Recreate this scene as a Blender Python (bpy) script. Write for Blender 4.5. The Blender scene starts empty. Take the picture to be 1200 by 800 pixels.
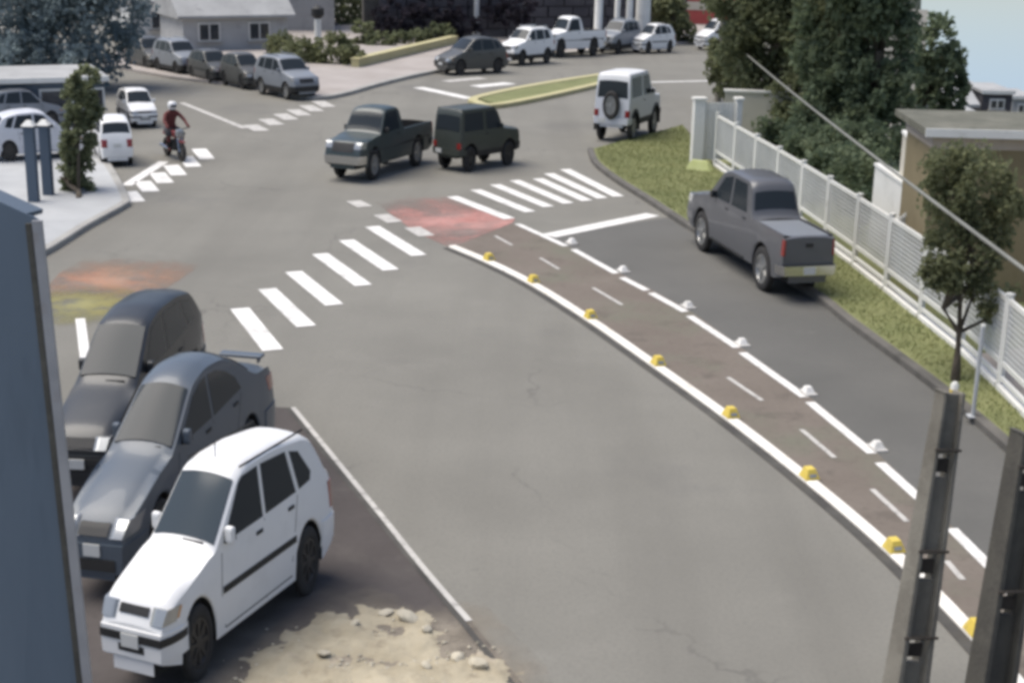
import bpy, bmesh, math, random
import numpy as np
from mathutils import Vector, Matrix

S = bpy.context.scene
C = S.collection
R = math.radians

# ------------------------------------------------------------------ camera
FPX, PITCH, ROLL, CAMH = 1750.0, R(16.4), R(1.2), 7.0     # focal length in px of a 1200 px wide frame
fw = Vector((0, math.cos(PITCH), -math.sin(PITCH)))
rt0 = Vector((1, 0, 0)); up0 = rt0.cross(fw)
rt = math.cos(ROLL) * rt0 + math.sin(ROLL) * up0
up = -math.sin(ROLL) * rt0 + math.cos(ROLL) * up0
cd = bpy.data.cameras.new('camera'); cam = bpy.data.objects.new('camera', cd); C.objects.link(cam)
cd.sensor_width = 36; cd.lens = FPX / 1200 * 36; cd.clip_start = .1; cd.clip_end = 3000
m = Matrix((rt, up, -fw)).transposed().to_4x4(); m.translation = (0, 0, CAMH)
cam.matrix_world = m
S.camera = cam

# ------------------------------------------------------------------ sky, sun, exposure
SUN_EL, SUN_AZ = R(66), R(-82)          # azimuth of the sun, from +Y towards +X
w = bpy.data.worlds.new('World'); S.world = w; w.use_nodes = True
nt = w.node_tree; nt.nodes.clear()
out = nt.nodes.new('ShaderNodeOutputWorld'); bg = nt.nodes.new('ShaderNodeBackground')
sky = nt.nodes.new('ShaderNodeTexSky'); sky.sky_type = 'NISHITA'; sky.sun_disc = False
sky.sun_elevation = SUN_EL; sky.sun_rotation = SUN_AZ; sky.air_density = 1.3; sky.dust_density = 1.6; sky.ozone_density = 1.0
hs = nt.nodes.new('ShaderNodeHueSaturation'); hs.inputs['Saturation'].default_value = .9
tc = nt.nodes.new('ShaderNodeTexCoord'); sx = nt.nodes.new('ShaderNodeSeparateXYZ'); cx = nt.nodes.new('ShaderNodeCombineXYZ')
ab = nt.nodes.new('ShaderNodeMath'); ab.operation = 'ABSOLUTE'
mx = nt.nodes.new('ShaderNodeMath'); mx.operation = 'ADD'; mx.inputs[1].default_value = .03
L = nt.links.new
L(tc.outputs['Generated'], sx.inputs[0]); L(sx.outputs[0], cx.inputs[0]); L(sx.outputs[1], cx.inputs[1])
L(sx.outputs[2], ab.inputs[0]); L(ab.outputs[0], mx.inputs[0]); L(mx.outputs[0], cx.inputs[2])
L(cx.outputs[0], sky.inputs['Vector']); L(sky.outputs[0], hs.inputs['Color']); tint = nt.nodes.new('ShaderNodeMix'); tint.data_type = 'RGBA'; tint.blend_type = 'MULTIPLY'; tint.inputs['Factor'].default_value = 1; tint.inputs['B'].default_value = (.96, .97, 1.08, 1)
L(hs.outputs[0], tint.inputs['A']); L(tint.outputs['Result'], bg.inputs['Color'])
bg.inputs['Strength'].default_value = .078
L(bg.outputs[0], out.inputs[0])
sd = bpy.data.lights.new('sun', 'SUN'); so = bpy.data.objects.new('sun', sd); C.objects.link(so)
sd.energy = 2.6; sd.angle = R(50); sd.color = (1, .94, .84)
to_sun = Vector((math.sin(SUN_AZ) * math.cos(SUN_EL), math.cos(SUN_AZ) * math.cos(SUN_EL), math.sin(SUN_EL)))
so.rotation_euler = (-to_sun).to_track_quat('-Z', 'Y').to_euler()
S.view_settings.view_transform = 'Standard'; S.view_settings.look = 'None'
S.view_settings.exposure = 0.85; S.view_settings.gamma = 1
S.cycles.filter_width = 3.8

# ------------------------------------------------------------------ helpers
def ray(px, py):
    return fw * FPX + rt * (px - 600) - up * (py - 400)
def G(px, py, z=0.0):
    d = ray(px, py); t = (z - CAMH) / d.z
    p = Vector((0, 0, CAMH)) + d * t; return Vector((p.x, p.y, z))
def AT(px, py, Y):
    d = ray(px, py); return Vector((0, 0, CAMH)) + d * (Y / d.y)

def mesh(name, verts, faces, smooth=False):
    me = bpy.data.meshes.new(name); me.from_pydata([tuple(v) for v in verts], [], faces); me.update()
    if smooth: me.shade_smooth()
    return me
def obj(name, me, mat=None, parent=None):
    o = bpy.data.objects.new(name, me); C.objects.link(o)
    if mat is not None and not me.materials: me.materials.append(mat)
    if parent is not None: o.parent = parent
    return o
def tag(o, label=None, cat=None, group=None, kind=None):
    if label: o['label'] = label
    if cat: o['category'] = cat
    if group: o['group'] = group
    if kind: o['kind'] = kind
    return o
def thing(name, label, cat, loc=(0, 0, 0), rz=0, group=None):
    o = bpy.data.objects.new(name, None); C.objects.link(o); o.location = loc; o.rotation_euler = (0, 0, rz)
    o.empty_display_size = .2
    return tag(o, label, cat, group)

class MB:
    def __init__(s): s.v = []; s.f = []
    def add(s, vs, fs):
        n = len(s.v); s.v += [tuple(v) for v in vs]; s.f += [tuple(n + i for i in f) for f in fs]; return s
    def box(s, c, d, rz=0, bev=0):
        x, y, z = d[0] / 2, d[1] / 2, d[2] / 2
        vs = [(i * x, j * y, k * z) for i in (-1, 1) for j in (-1, 1) for k in (-1, 1)]
        ca, sa = math.cos(rz), math.sin(rz)
        vs = [(c[0] + a * ca - b * sa, c[1] + a * sa + b * ca, c[2] + h) for a, b, h in vs]
        return s.add(vs, [(0, 1, 3, 2), (4, 6, 7, 5), (0, 4, 5, 1), (2, 3, 7, 6), (0, 2, 6, 4), (1, 5, 7, 3)])
    def bar(s, a, b, w_, h_):
        a = Vector(a); b = Vector(b); d = (b - a).normalized()
        side = d.cross(Vector((0, 0, 1)));
        if side.length < 1e-3: side = Vector((1, 0, 0))
        side.normalize(); u = side.cross(d)
        vs = [p + side * (i * w_ / 2) + u * (j * h_ / 2) for p in (a, b) for i, j in ((-1, -1), (1, -1), (1, 1), (-1, 1))]
        return s.add(vs, [(3, 2, 1, 0), (4, 5, 6, 7), (0, 1, 5, 4), (1, 2, 6, 5), (2, 3, 7, 6), (3, 0, 4, 7)])
    def tube(s, pts, rad, n=8, cap=True):
        pts = [Vector(p) for p in pts]
        if not hasattr(rad, '__len__'): rad = [rad] * len(pts)
        rings = []
        for i, p in enumerate(pts):
            d = (pts[min(i + 1, len(pts) - 1)] - pts[max(i - 1, 0)]).normalized()
            a = d.cross(Vector((0, 0, 1)))
            if a.length < 1e-2: a = d.cross(Vector((1, 0, 0)))
            a.normalize(); b = d.cross(a)
            rings.append([p + (a * math.cos(2 * math.pi * k / n) + b * math.sin(2 * math.pi * k / n)) * rad[i] for k in range(n)])
        vs = [v for r in rings for v in r]
        fs = [(i * n + k, i * n + (k + 1) % n, (i + 1) * n + (k + 1) % n, (i + 1) * n + k) for i in range(len(pts) - 1) for k in range(n)]
        if cap: fs += [tuple(range(n))[::-1], tuple((len(pts) - 1) * n + k for k in range(n))]
        return s.add(vs, fs)
    def prism(s, poly, z0, z1):
        n = len(poly)
        a = sum(poly[i][0] * poly[(i + 1) % n][1] - poly[(i + 1) % n][0] * poly[i][1] for i in range(n))
        if a < 0: poly = poly[::-1]
        vs = [(p[0], p[1], z0) for p in poly] + [(p[0], p[1], z1) for p in poly]
        return s.add(vs, [tuple(range(n))[::-1], tuple(range(n, 2 * n))] + [(i, (i + 1) % n, n + (i + 1) % n, n + i) for i in range(n)])
    def mesh(s, name, smooth=False): return mesh(name, s.v, s.f, smooth)
    def build(s, name, mat=None, parent=None, smooth=False, sharp=None):
        me = s.mesh(name, smooth)
        if sharp: me.shade_smooth(); me.set_sharp_from_angle(angle=R(sharp))
        return obj(name, me, mat, parent)
def bevel(o, wd=.01, seg=2):
    b = o.modifiers.new('bevel', 'BEVEL'); b.width = wd; b.segments = seg; b.limit_method = 'ANGLE'; return o

# ------------------------------------------------------------------ materials
def mat(name, col, rough=.6, metal=0, coat=0, spec=.5):
    mt = bpy.data.materials.new(name); mt.use_nodes = True
    b = mt.node_tree.nodes['Principled BSDF']
    b.inputs['Base Color'].default_value = (*col, 1); b.inputs['Roughness'].default_value = rough
    b.inputs['Metallic'].default_value = metal; b.inputs['Coat Weight'].default_value = coat
    b.inputs['Coat Roughness'].default_value = .06; b.inputs['Specular IOR Level'].default_value = spec
    return mt
def noisy(name, stops, scale=1.0, detail=6, rough=.8, bump=0, bscale=40, layers=(), metal=0, spec=.4, stretch=None, coat=0, worn=None, cracks=None, tracks=None):
    """base colour from a colour ramp over world-space noise; layers = (scale, low, high, colour, amount) blotches on top"""
    mt = mat(name, stops[0][1], rough, metal, coat, spec); t = mt.node_tree; b = t.nodes['Principled BSDF']; l = t.links.new
    geo = t.nodes.new('ShaderNodeNewGeometry'); vec = geo.outputs['Position']
    if stretch:
        mp = t.nodes.new('ShaderNodeMapping'); mp.inputs['Rotation'].default_value = (0, 0, stretch[0]); mp.inputs['Scale'].default_value = stretch[1]
        l(vec, mp.inputs[0]); vec = mp.outputs[0]
    def nz(sc, de=5, ro=.6):
        n = t.nodes.new('ShaderNodeTexNoise'); n.inputs['Scale'].default_value = sc; n.inputs['Detail'].default_value = de
        n.inputs['Roughness'].default_value = ro; l(vec, n.inputs['Vector']); return n.outputs['Fac']
    rp = t.nodes.new('ShaderNodeValToRGB'); els = rp.color_ramp.elements
    while len(els) < len(stops): els.new(.5)
    for e, (p, c_) in zip(els, stops): e.position = p; e.color = (*c_, 1)
    l(nz(scale, detail), rp.inputs[0]); col = rp.outputs[0]
    for (sc, lo, hi, c_, amt) in layers:
        mr = t.nodes.new('ShaderNodeMapRange'); mr.inputs[1].default_value = lo; mr.inputs[2].default_value = hi; mr.inputs[4].default_value = amt
        l(nz(sc, 6, .65), mr.inputs[0])
        mi = t.nodes.new('ShaderNodeMix'); mi.data_type = 'RGBA'; l(mr.outputs[0], mi.inputs['Factor']); l(col, mi.inputs['A'])
        mi.inputs['B'].default_value = (*c_, 1); col = mi.outputs['Result']
    if tracks:                                  # (angle, across, along, colour, amount): polished or stained wheel paths
        mp2 = t.nodes.new('ShaderNodeMapping'); mp2.inputs['Rotation'].default_value = (0, 0, tracks[0]); mp2.inputs['Scale'].default_value = (tracks[1], tracks[2], 1); l(geo.outputs['Position'], mp2.inputs[0])
        n2 = t.nodes.new('ShaderNodeTexNoise'); n2.inputs['Scale'].default_value = 1; n2.inputs['Detail'].default_value = 4; l(mp2.outputs[0], n2.inputs['Vector'])
        m3 = t.nodes.new('ShaderNodeMapRange'); m3.inputs[1].default_value = .47; m3.inputs[2].default_value = .66; m3.inputs[4].default_value = tracks[4]; l(n2.outputs['Fac'], m3.inputs[0])
        mi = t.nodes.new('ShaderNodeMix'); mi.data_type = 'RGBA'; l(m3.outputs[0], mi.inputs['Factor']); l(col, mi.inputs['A']); mi.inputs['B'].default_value = (*tracks[3], 1); col = mi.outputs['Result']
    if cracks:                                  # (cell size scale, colour, amount): thin irregular crack lines, only here and there
        ds = t.nodes.new('ShaderNodeTexNoise'); ds.inputs['Scale'].default_value = 1.6; ds.inputs['Detail'].default_value = 6; l(vec, ds.inputs['Vector'])
        va = t.nodes.new('ShaderNodeVectorMath'); va.operation = 'ADD'; l(vec, va.inputs[0]); l(ds.outputs['Color'], va.inputs[1])
        vo = t.nodes.new('ShaderNodeTexVoronoi'); vo.feature = 'DISTANCE_TO_EDGE'; vo.inputs['Scale'].default_value = cracks[0]; l(va.outputs[0], vo.inputs['Vector'])
        m1 = t.nodes.new('ShaderNodeMapRange'); m1.inputs[1].default_value = .0; m1.inputs[2].default_value = .012; m1.inputs[3].default_value = 1; m1.inputs[4].default_value = 0; l(vo.outputs['Distance'], m1.inputs[0])
        m2 = t.nodes.new('ShaderNodeMapRange'); m2.inputs[1].default_value = .5; m2.inputs[2].default_value = .62; m2.inputs[4].default_value = cracks[2]; l(nz(.22, 3), m2.inputs[0])
        mm = t.nodes.new('ShaderNodeMath'); mm.operation = 'MULTIPLY'; l(m1.outputs[0], mm.inputs[0]); l(m2.outputs[0], mm.inputs[1])
        mi = t.nodes.new('ShaderNodeMix'); mi.data_type = 'RGBA'; l(mm.outputs[0], mi.inputs['Factor']); l(col, mi.inputs['A']); mi.inputs['B'].default_value = (*cracks[1], 1); col = mi.outputs['Result']
    if worn:                                    # paint worn away with distance from a point: (point, r0, r1, bare colour)
        vm = t.nodes.new('ShaderNodeVectorMath'); vm.operation = 'DISTANCE'; l(geo.outputs['Position'], vm.inputs[0]); vm.inputs[1].default_value = worn[0]
        ma = t.nodes.new('ShaderNodeMath'); ma.operation = 'MULTIPLY_ADD'; l(nz(1.3, 7, .7), ma.inputs[0]); ma.inputs[1].default_value = worn[2] * 1.3; l(vm.outputs['Value'], ma.inputs[2])
        mr = t.nodes.new('ShaderNodeMapRange'); mr.inputs[1].default_value = worn[1] + worn[2] * .65; mr.inputs[2].default_value = worn[2] * 1.65; l(ma.outputs[0], mr.inputs[0])
        mr.inputs[3].default_value = 1; mr.inputs[4].default_value = 0; l(mr.outputs[0], b.inputs['Alpha'])
    l(col, b.inputs['Base Color'])
    if bump:
        bp = t.nodes.new('ShaderNodeBump'); bp.inputs['Strength'].default_value = bump; bp.inputs['Distance'].default_value = .02
        l(nz(bscale, 4), bp.inputs['Height']); l(bp.outputs[0], b.inputs['Normal'])
    return mt

AS1, AS2 = (.165, .158, .137), (.212, .203, .176)
M = {}
M['asphalt'] = noisy('asphalt', [(.3, AS1), (.7, AS2)], .25, 8, .9, .35, 60,
    [(.6, .58, .75, (.225, .215, .188), .6), (22, .45, .8, (.115, .11, .10), .6), (.16, .58, .66, (.125, .12, .113), .4), (2.1, .68, .76, (.09, .088, .084), .5)], spec=.25, cracks=(.32, (.085, .08, .074), .6), tracks=(R(-24), .85, .045, (.128, .122, .106), .3))
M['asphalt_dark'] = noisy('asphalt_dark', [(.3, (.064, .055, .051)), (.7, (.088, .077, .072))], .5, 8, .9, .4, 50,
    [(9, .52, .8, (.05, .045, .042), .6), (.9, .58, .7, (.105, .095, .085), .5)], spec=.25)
M['asphalt_lane'] = noisy('asphalt_lane', [(.3, (.100, .098, .090)), (.7, (.132, .128, .117))], .3, 8, .9, .35, 60,
    [(12, .5, .8, (.085, .083, .078), .5), (.7, .62, .72, (.16, .155, .14), .5)], spec=.25)
M['bike'] = noisy('bike_lane', [(.3, (.140, .118, .098)), (.7, (.175, .150, .126))], .6, 8, .9, .35, 50,
    [(.45, .50, .64, (.145, .142, .108), .85), (1.1, .56, .68, (.100, .086, .072), .75), (10, .5, .8, (.09, .075, .065), .5)], spec=.2)
M['red_paint'] = noisy('red_paint', [(.3, (.36, .155, .13)), (.7, (.42, .23, .20))], .8, 8, .85, .2, 60,
    [(.7, .46, .62, (.20, .16, .14), .9), (7, .5, .72, (.19, .15, .13), .7)], worn=((-1.1, 33.2, 0), .4, 3.2, (.172, .166, .155)))
M['orange_paint'] = noisy('worn_orange_paint', [(.3, (.34, .175, .11)), (.7, (.29, .195, .135))], .9, 8, .85, .2, 60,
    [(1.1, .52, .66, (.175, .165, .15), .8), (8, .5, .7, (.17, .16, .14), .7)], worn=(tuple(G(128, 330)), .2, 1.9, (.172, .166, .155)))
M['olive_paint'] = noisy('worn_olive_paint', [(.3, (.27, .24, .08)), (.7, (.21, .20, .10))], 1.2, 8, .85, .2, 60,
    [(1.3, .5, .62, (.16, .155, .13), .9)], worn=(tuple(G(92, 358)), .1, 1.5, (.172, .166, .155)))
M['white_paint'] = noisy('white_road_paint', [(.3, (.66, .64, .60)), (.7, (.76, .74, .70))], 1.5, 8, .7, .15, 60,
    [(9, .52, .70, (.32, .31, .285), .7), (1.4, .54, .70, (.38, .37, .34), .7), (45, .52, .66, (.30, .29, .27), .55)])
M['worn_white'] = noisy('worn_white_road_paint', [(.3, (.42, .40, .37)), (.7, (.5, .48, .44))], 1.5, 8, .75, .15, 60,
    [(6, .5, .66, (.2, .19, .175), .8)])
M['kerb'] = noisy('kerb_concrete', [(.3, (.26, .25, .23)), (.7, (.36, .35, .32))], 1.2, 8, .85, .3, 30, [(5, .55, .7, (.16, .155, .14), .6)])
M['kerb_dark'] = noisy('dirty_kerb', [(.3, (.07, .066, .058)), (.7, (.14, .13, .115))], 1.5, 8, .9, .3, 30)
M['kerb_white'] = noisy('painted_kerb', [(.3, (.66, .62, .55)), (.7, (.76, .73, .67))], 1.0, 8, .7, .2, 30,
    [(3, .58, .7, (.55, .45, .28), .6), (9, .58, .7, (.3, .28, .25), .7)])
M['pave'] = noisy('pavement', [(.3, (.28, .25, .225)), (.7, (.37, .335, .31))], .6, 8, .85, .25, 30, [(4, .55, .7, (.3, .27, .25), .6)])
M['pave_white'] = noisy('pale_pavement', [(.3, (.31, .315, .315)), (.7, (.41, .415, .41))], .7, 8, .85, .25, 30, [(4, .55, .7, (.34, .34, .33), .6)])
M['beige'] = noisy('beige_paving', [(.3, (.34, .29, .24)), (.7, (.44, .39, .33))], .6, 8, .85, .25, 30, [(4, .55, .7, (.27, .24, .2), .6)])
M['soil'] = noisy('grass_soil', [(.3, (.13, .145, .058)), (.7, (.20, .205, .090))], .7, 8, .95, .5, 20, [(2.2, .55, .7, (.15, .15, .06), .7), (.6, .62, .72, (.17, .15, .09), .6)])
M['blade'] = noisy('grass_blades', [(.3, (.14, .165, .055)), (.7, (.22, .228, .090))], .8, 6, .9, 0, 1, [(2.2, .55, .7, (.17, .165, .06), .6)])
M['ground'] = noisy('far_ground', [(.3, (.10, .11, .06)), (.7, (.17, .16, .11))], .1, 8, .95, .3, 10)
M['strip_dark'] = noisy('dark_strip', [(.3, (.045, .042, .038)), (.7, (.085, .08, .07))], 2, 8, .9, .2, 30)  # near-black brown for the dark road strips and the wall core
def leafm(name, a, b, c_):
    mt = noisy(name, [(.3, a), (.5, b), (.7, c_)], .9, 5, .75, 0, 1, [(.35, .5, .65, a, .5)], spec=.3)
    t = mt.node_tree; bs = t.nodes['Principled BSDF']; o_ = t.nodes['Material Output']; tr = t.nodes.new('ShaderNodeBsdfTranslucent'); mx_ = t.nodes.new('ShaderNodeMixShader'); mx_.inputs[0].default_value = .5
    t.links.new(bs.inputs['Base Color'].links[0].from_socket, tr.inputs['Color']); t.links.new(bs.outputs[0], mx_.inputs[1]); t.links.new(tr.outputs[0], mx_.inputs[2]); t.links.new(mx_.outputs[0], o_.inputs['Surface'])
    return mt
M['leaf_dark'] = leafm('evergreen_leaves', (.105, .14, .088), (.145, .182, .108), (.185, .215, .12))
M['leaf_mid'] = leafm('green_leaves', (.13, .15, .085), (.175, .195, .108), (.215, .23, .125))
M['leaf_olive'] = leafm('olive_leaves', (.13, .145, .075), (.17, .182, .095), (.21, .22, .115))
M['leaf_haze'] = leafm('hazed_blue_green_leaves', (.18, .225, .235), (.22, .27, .28), (.26, .315, .325))  # bluish haze put into the leaf colour
M['leaf_purple'] = leafm('purple_leaves', (.030, .028, .034), (.055, .048, .060), (.085, .07, .09))
M['bark'] = noisy('bark', [(.3, (.06, .05, .038)), (.7, (.12, .10, .075))], 3, 8, .95, .8, 14, stretch=(0, (1, 1, .25)))
M['concrete'] = noisy('pole_concrete', [(.3, (.12, .11, .09)), (.7, (.22, .205, .17))], 1.4, 8, .9, .4, 25, [(3, .52, .66, (.11, .10, .08), .8), (12, .5, .7, (.2, .18, .15), .6)])
M['pole_dark'] = noisy('dark_pole_concrete', [(.3, (.05, .047, .04)), (.7, (.095, .088, .072))], 1.6, 8, .9, .4, 25, [(4, .5, .66, (.05, .046, .04), .7)])
M['hole'] = noisy('pole_hole_shade', [(.3, (.035, .03, .026)), (.7, (.06, .05, .04))], 4, 6, .95)  # shade of the pole openings put into the colour; step bolts share it
M['blue_wall'] = noisy('blue_painted_wall', [(.3, (.066, .092, .125)), (.7, (.080, .108, .144))], .8, 8, .6, .1, 30, [(2.5, .55, .7, (.058, .080, .108), .6)], stretch=(0, (2, 2, .4)))
M['trim'] = noisy('metal_trim', [(.3, (.22, .22, .23)), (.7, (.34, .33, .33))], 2, 6, .45, 0, 1, [(3, .55, .7, (.2, .15, .12), .6)])
M['white_wall'] = noisy('white_wall', [(.3, (.60, .59, .55)), (.7, (.70, .69, .65))], .8, 8, .8, .15, 30, [(1.5, .55, .7, (.48, .47, .43), .6)])
M['white_metal'] = noisy('white_metal', [(.3, (.58, .575, .53)), (.7, (.68, .67, .63))], 1.0, 6, .5, 0, 1, [(4, .6, .7, (.42, .41, .36), .6)])
M['mesh_grey'] = noisy('fence_wire', [(.3, (.50, .50, .48)), (.7, (.60, .60, .57))], 1.0, 6, .6)
M['cream_wall'] = noisy('cream_wall', [(.3, (.42, .39, .32)), (.7, (.52, .49, .42))], .5, 8, .85, .15, 30, [(1.5, .55, .7, (.34, .32, .27), .6)])
M['ochre_wall'] = noisy('ochre_wall', [(.3, (.17, .138, .078)), (.7, (.215, .175, .10))], .5, 8, .85, .15, 30, [(1.2, .55, .7, (.12, .10, .05), .6)])
M['grey_wall'] = noisy('grey_wall', [(.3, (.30, .30, .295)), (.7, (.40, .40, .39))], .4, 8, .85, .15, 30, [(1.5, .55, .7, (.24, .24, .235), .6)])
M['stone_dark'] = noisy('dark_stone', [(.3, (.052, .050, .056)), (.7, (.098, .092, .10))], .5, 8, .9, .5, 8, [(1.5, .55, .7, (.03, .03, .036), .6)])
M['red_wall'] = noisy('red_wall', [(.3, (.30, .055, .050)), (.7, (.38, .085, .075))], .5, 8, .8, .15, 30)
M['roof_grey'] = noisy('grey_roof', [(.3, (.27, .27, .265)), (.7, (.38, .38, .37))], .6, 8, .8, .2, 20, [(2, .55, .7, (.2, .2, .195), .6)])
M['roof_moss'] = noisy('mossy_roof', [(.3, (.085, .085, .065)), (.7, (.15, .145, .115))], 1.2, 8, .9, .4, 12, [(4, .5, .68, (.07, .075, .05), .7)])
M['roof_tile'] = noisy('tile_roof', [(.3, (.16, .115, .09)), (.7, (.23, .165, .125))], .8, 8, .85, .3, 20)
M['yellow'] = noisy('yellow_paint', [(.3, (.55, .40, .06)), (.7, (.62, .48, .10))], 2, 6, .7, .1, 30, [(6, .56, .7, (.36, .28, .1), .7)])
M['yellow_kerb'] = noisy('faded_yellow_kerb', [(.3, (.40, .36, .19)), (.7, (.47, .43, .25))], 1, 6, .8, .1, 30, [(4, .55, .7, (.3, .27, .15), .7)])
M['lime'] = noisy('lime_paint', [(.3, (.44, .47, .17)), (.7, (.56, .58, .30))], 2, 6, .7)
M['rubble'] = noisy('pale_rubble', [(.3, (.29, .25, .175)), (.7, (.42, .37, .27))], 2.0, 8, .95, .8, 12, [(5, .52, .68, (.22, .185, .13), .7), (1.2, .6, .7, (.36, .29, .25), .6)])
M['stone_pale'] = noisy('pale_stone', [(.3, (.36, .325, .25)), (.7, (.50, .455, .36))], 4, 8, .9, .6, 14, [(9, .5, .7, (.3, .27, .21), .6)])
M['cable'] = noisy('cable_grey', [(.3, (.15, .15, .13)), (.7, (.21, .21, .185))], 1, 5, .7)
M['lamp_post'] = noisy('lamp_post_grey', [(.3, (.34, .35, .36)), (.7, (.44, .45, .45))], 1, 5, .5)
M['win'] = mat('window_glass', (.035, .04, .048), .08, 0, 0, .6)
# vehicles
def paint(name, col, rough=.32, coat=.7, dirt=.25, metal=0):
    rough = max(rough, .42); coat *= .3
    d = tuple(.62 * x + .38 * y for x, y in zip(col, (.12, .105, .09)))
    return noisy(name, [(.3, col), (.7, tuple(x * .95 for x in col))], 1.2, 4, rough, 0, 1, [(2.6, .52, .72, d, dirt)], metal, .5, None, coat)
M['p_white'] = paint('white_car_paint', (.72, .715, .70))
M['p_grey'] = paint('blue_grey_car_paint', (.07, .088, .11), .45, .6)
M['p_black'] = paint('black_car_paint', (.022, .025, .028), .4, .5)
M['p_pick'] = paint('purple_grey_truck_paint', (.088, .090, .096), .4, .8)
M['p_silver'] = paint('silver_car_paint', (.56, .57, .60), .35, .7)
M['p_green'] = paint('dark_green_truck_paint', (.030, .045, .046), .4, .6)
M['p_olive'] = paint('dark_olive_paint', (.036, .043, .036), .5, .4)
M['p_dark'] = paint('charcoal_car_paint', (.065, .066, .062), .35, .8)
M['p_bluegrey'] = paint('slate_car_paint', (.20, .215, .235), .35, .7)
M['p_red'] = paint('dark_red_paint', (.20, .035, .03), .4, .6)
M['glass'] = mat('car_glass', (.026, .032, .037), .10, 0, 0, .16)
M['glass_pale'] = mat('car_windscreen', (.045, .058, .068), .10, 0, 0, .22)
M['tyre'] = noisy('tyre_rubber', [(.3, (.022, .021, .02)), (.7, (.038, .036, .034))], 6, 5, .85)
M['rim_dark'] = mat('dark_steel_rim', (.05, .048, .046), .5, .4)
M['rim_alloy'] = mat('alloy_rim', (.36, .36, .35), .35, .7)
M['black'] = noisy('black_plastic', [(.3, (.016, .016, .016)), (.7, (.028, .027, .026))], 3, 5, .6)
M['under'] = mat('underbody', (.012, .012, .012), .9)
M['lamp'] = mat('headlamp_lens', (.30, .31, .31), .15, .35, .6)
M['tail'] = mat('tail_lamp_lens', (.22, .016, .014), .25, 0, .5)
M['amber'] = mat('amber_lens', (.5, .2, .03), .25, 0, .5)
M['plate'] = mat('number_plate', (.52, .52, .5), .5)
M['chrome'] = mat('chrome', (.55, .55, .55), .2, 1)
M['seam'] = mat('panel_gap', (.02, .02, .02), .9)
M['cloth_red'] = noisy('red_jacket', [(.3, (.10, .028, .026)), (.7, (.14, .04, .036))], 9, 5, .9)
M['cloth_dark'] = noisy('dark_trousers', [(.3, (.03, .03, .036)), (.7, (.05, .05, .056))], 9, 5, .9)
M['skin'] = mat('skin', (.35, .2, .14), .6)
exec_parts = []

# ================================================================== SETTING
def crest(x, y):
    d = max(0.0, min(1.0, (x - (.262 * y - .6)) / 2.5))
    return -.30 * max(0.0, y - 36) * d * d * (3 - 2 * d)
gx = list(np.concatenate([np.arange(-260, 0, 5.0), np.arange(0, 40, 1.0), np.arange(40, 140, 5.0)])); gy = list(np.concatenate([np.arange(-12, 30, 3.0), np.arange(30, 80, 1.0), np.arange(80, 460, 5.0)]))
vs = [(x, y, crest(x, y) - .004) for y in gy for x in gx]; nx = len(gx)
fs = [(j * nx + i, j * nx + i + 1, (j + 1) * nx + i + 1, (j + 1) * nx + i) for j in range(len(gy) - 1) for i in range(nx - 1)]
tag(obj('ground', mesh('ground', vs, fs, True), M['ground']), kind='structure')

def sheet(name, poly, z, mt, parent=None):
    """flat sheet with a grid-free n-gon, poly in ground metres"""
    n = len(poly); a = sum(poly[i][0] * poly[(i + 1) % n][1] - poly[(i + 1) % n][0] * poly[i][1] for i in range(n))
    if a < 0: poly = poly[::-1]
    bm = bmesh.new(); bm.faces.new([bm.verts.new((p[0], p[1], z)) for p in poly]); bmesh.ops.triangulate(bm, faces=bm.faces[:])
    me = bpy.data.meshes.new(name); bm.to_mesh(me); bm.free()
    o = obj(name, me, mt, parent)
    if parent is None: tag(o, kind='structure')
    return o
def P(px): return [G(*p)[:2] for p in px]
def smooth_line(pts, k=6):
    pts = [Vector(p) for p in pts]; res = []
    for i in range(len(pts) - 1):
        p0 = pts[max(i - 1, 0)]; p1 = pts[i]; p2 = pts[i + 1]; p3 = pts[min(i + 2, len(pts) - 1)]
        for j in range(k):
            t = j / k
            res.append(.5 * ((2 * p1) + (p2 - p0) * t + (2 * p0 - 5 * p1 + 4 * p2 - p3) * t * t + (3 * p1 - p0 - 3 * p2 + p3) * t ** 3))
    res.append(pts[-1]); return res
def offset(line, d):
    o = []
    for i, p in enumerate(line):
        t = (Vector(line[min(i + 1, len(line) - 1)]) - Vector(line[max(i - 1, 0)])); n = Vector((t.y, -t.x)).normalized()
        o.append(Vector((p[0], p[1])) + n * d)
    return o
def ribbon(name, line, w_, z, mt, parent=None, d=0):
    a = offset(line, d - w_ / 2); b = offset(line, d + w_ / 2); n = len(line)
    me = mesh(name, [(p.x, p.y, z) for p in a] + [(p.x, p.y, z) for p in b], [(i, n + i, n + i + 1, i + 1) for i in range(n - 1)])
    o = obj(name, me, mt, parent)
    if parent is None: tag(o, kind='structure')
    return o
def kerb_line(name, line, w_, h_, mt, parent=None, d=0, z0=-.02):
    a = offset(line, d - w_ / 2); b = offset(line, d + w_ / 2); n = len(line)
    a2 = offset(line, d - w_ / 2 + .02); b2 = offset(line, d + w_ / 2 - .02)
    rows = [(a, z0), (a, h_ - .02), (a2, h_), (b2, h_), (b, h_ - .02), (b, z0)]
    v = [(p.x, p.y, z) for r_, z in rows for p in r_]
    f = [(r_ * n + i, (r_ + 1) * n + i, (r_ + 1) * n + i + 1, r_ * n + i + 1) for r_ in range(5) for i in range(n - 1)]
    f += [tuple(r_ * n for r_ in range(6))[::-1], tuple(r_ * n + n - 1 for r_ in range(6))]
    o = obj(name, mesh(name, v, f), mt, parent)
    if parent is None: tag(o, kind='structure')
    return o
def slab(name, poly, h_, mt, kind='structure'):
    o = MB().prism([tuple(p) for p in poly], -.05, h_).build(name, mt); return tag(o, kind=kind)

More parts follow.
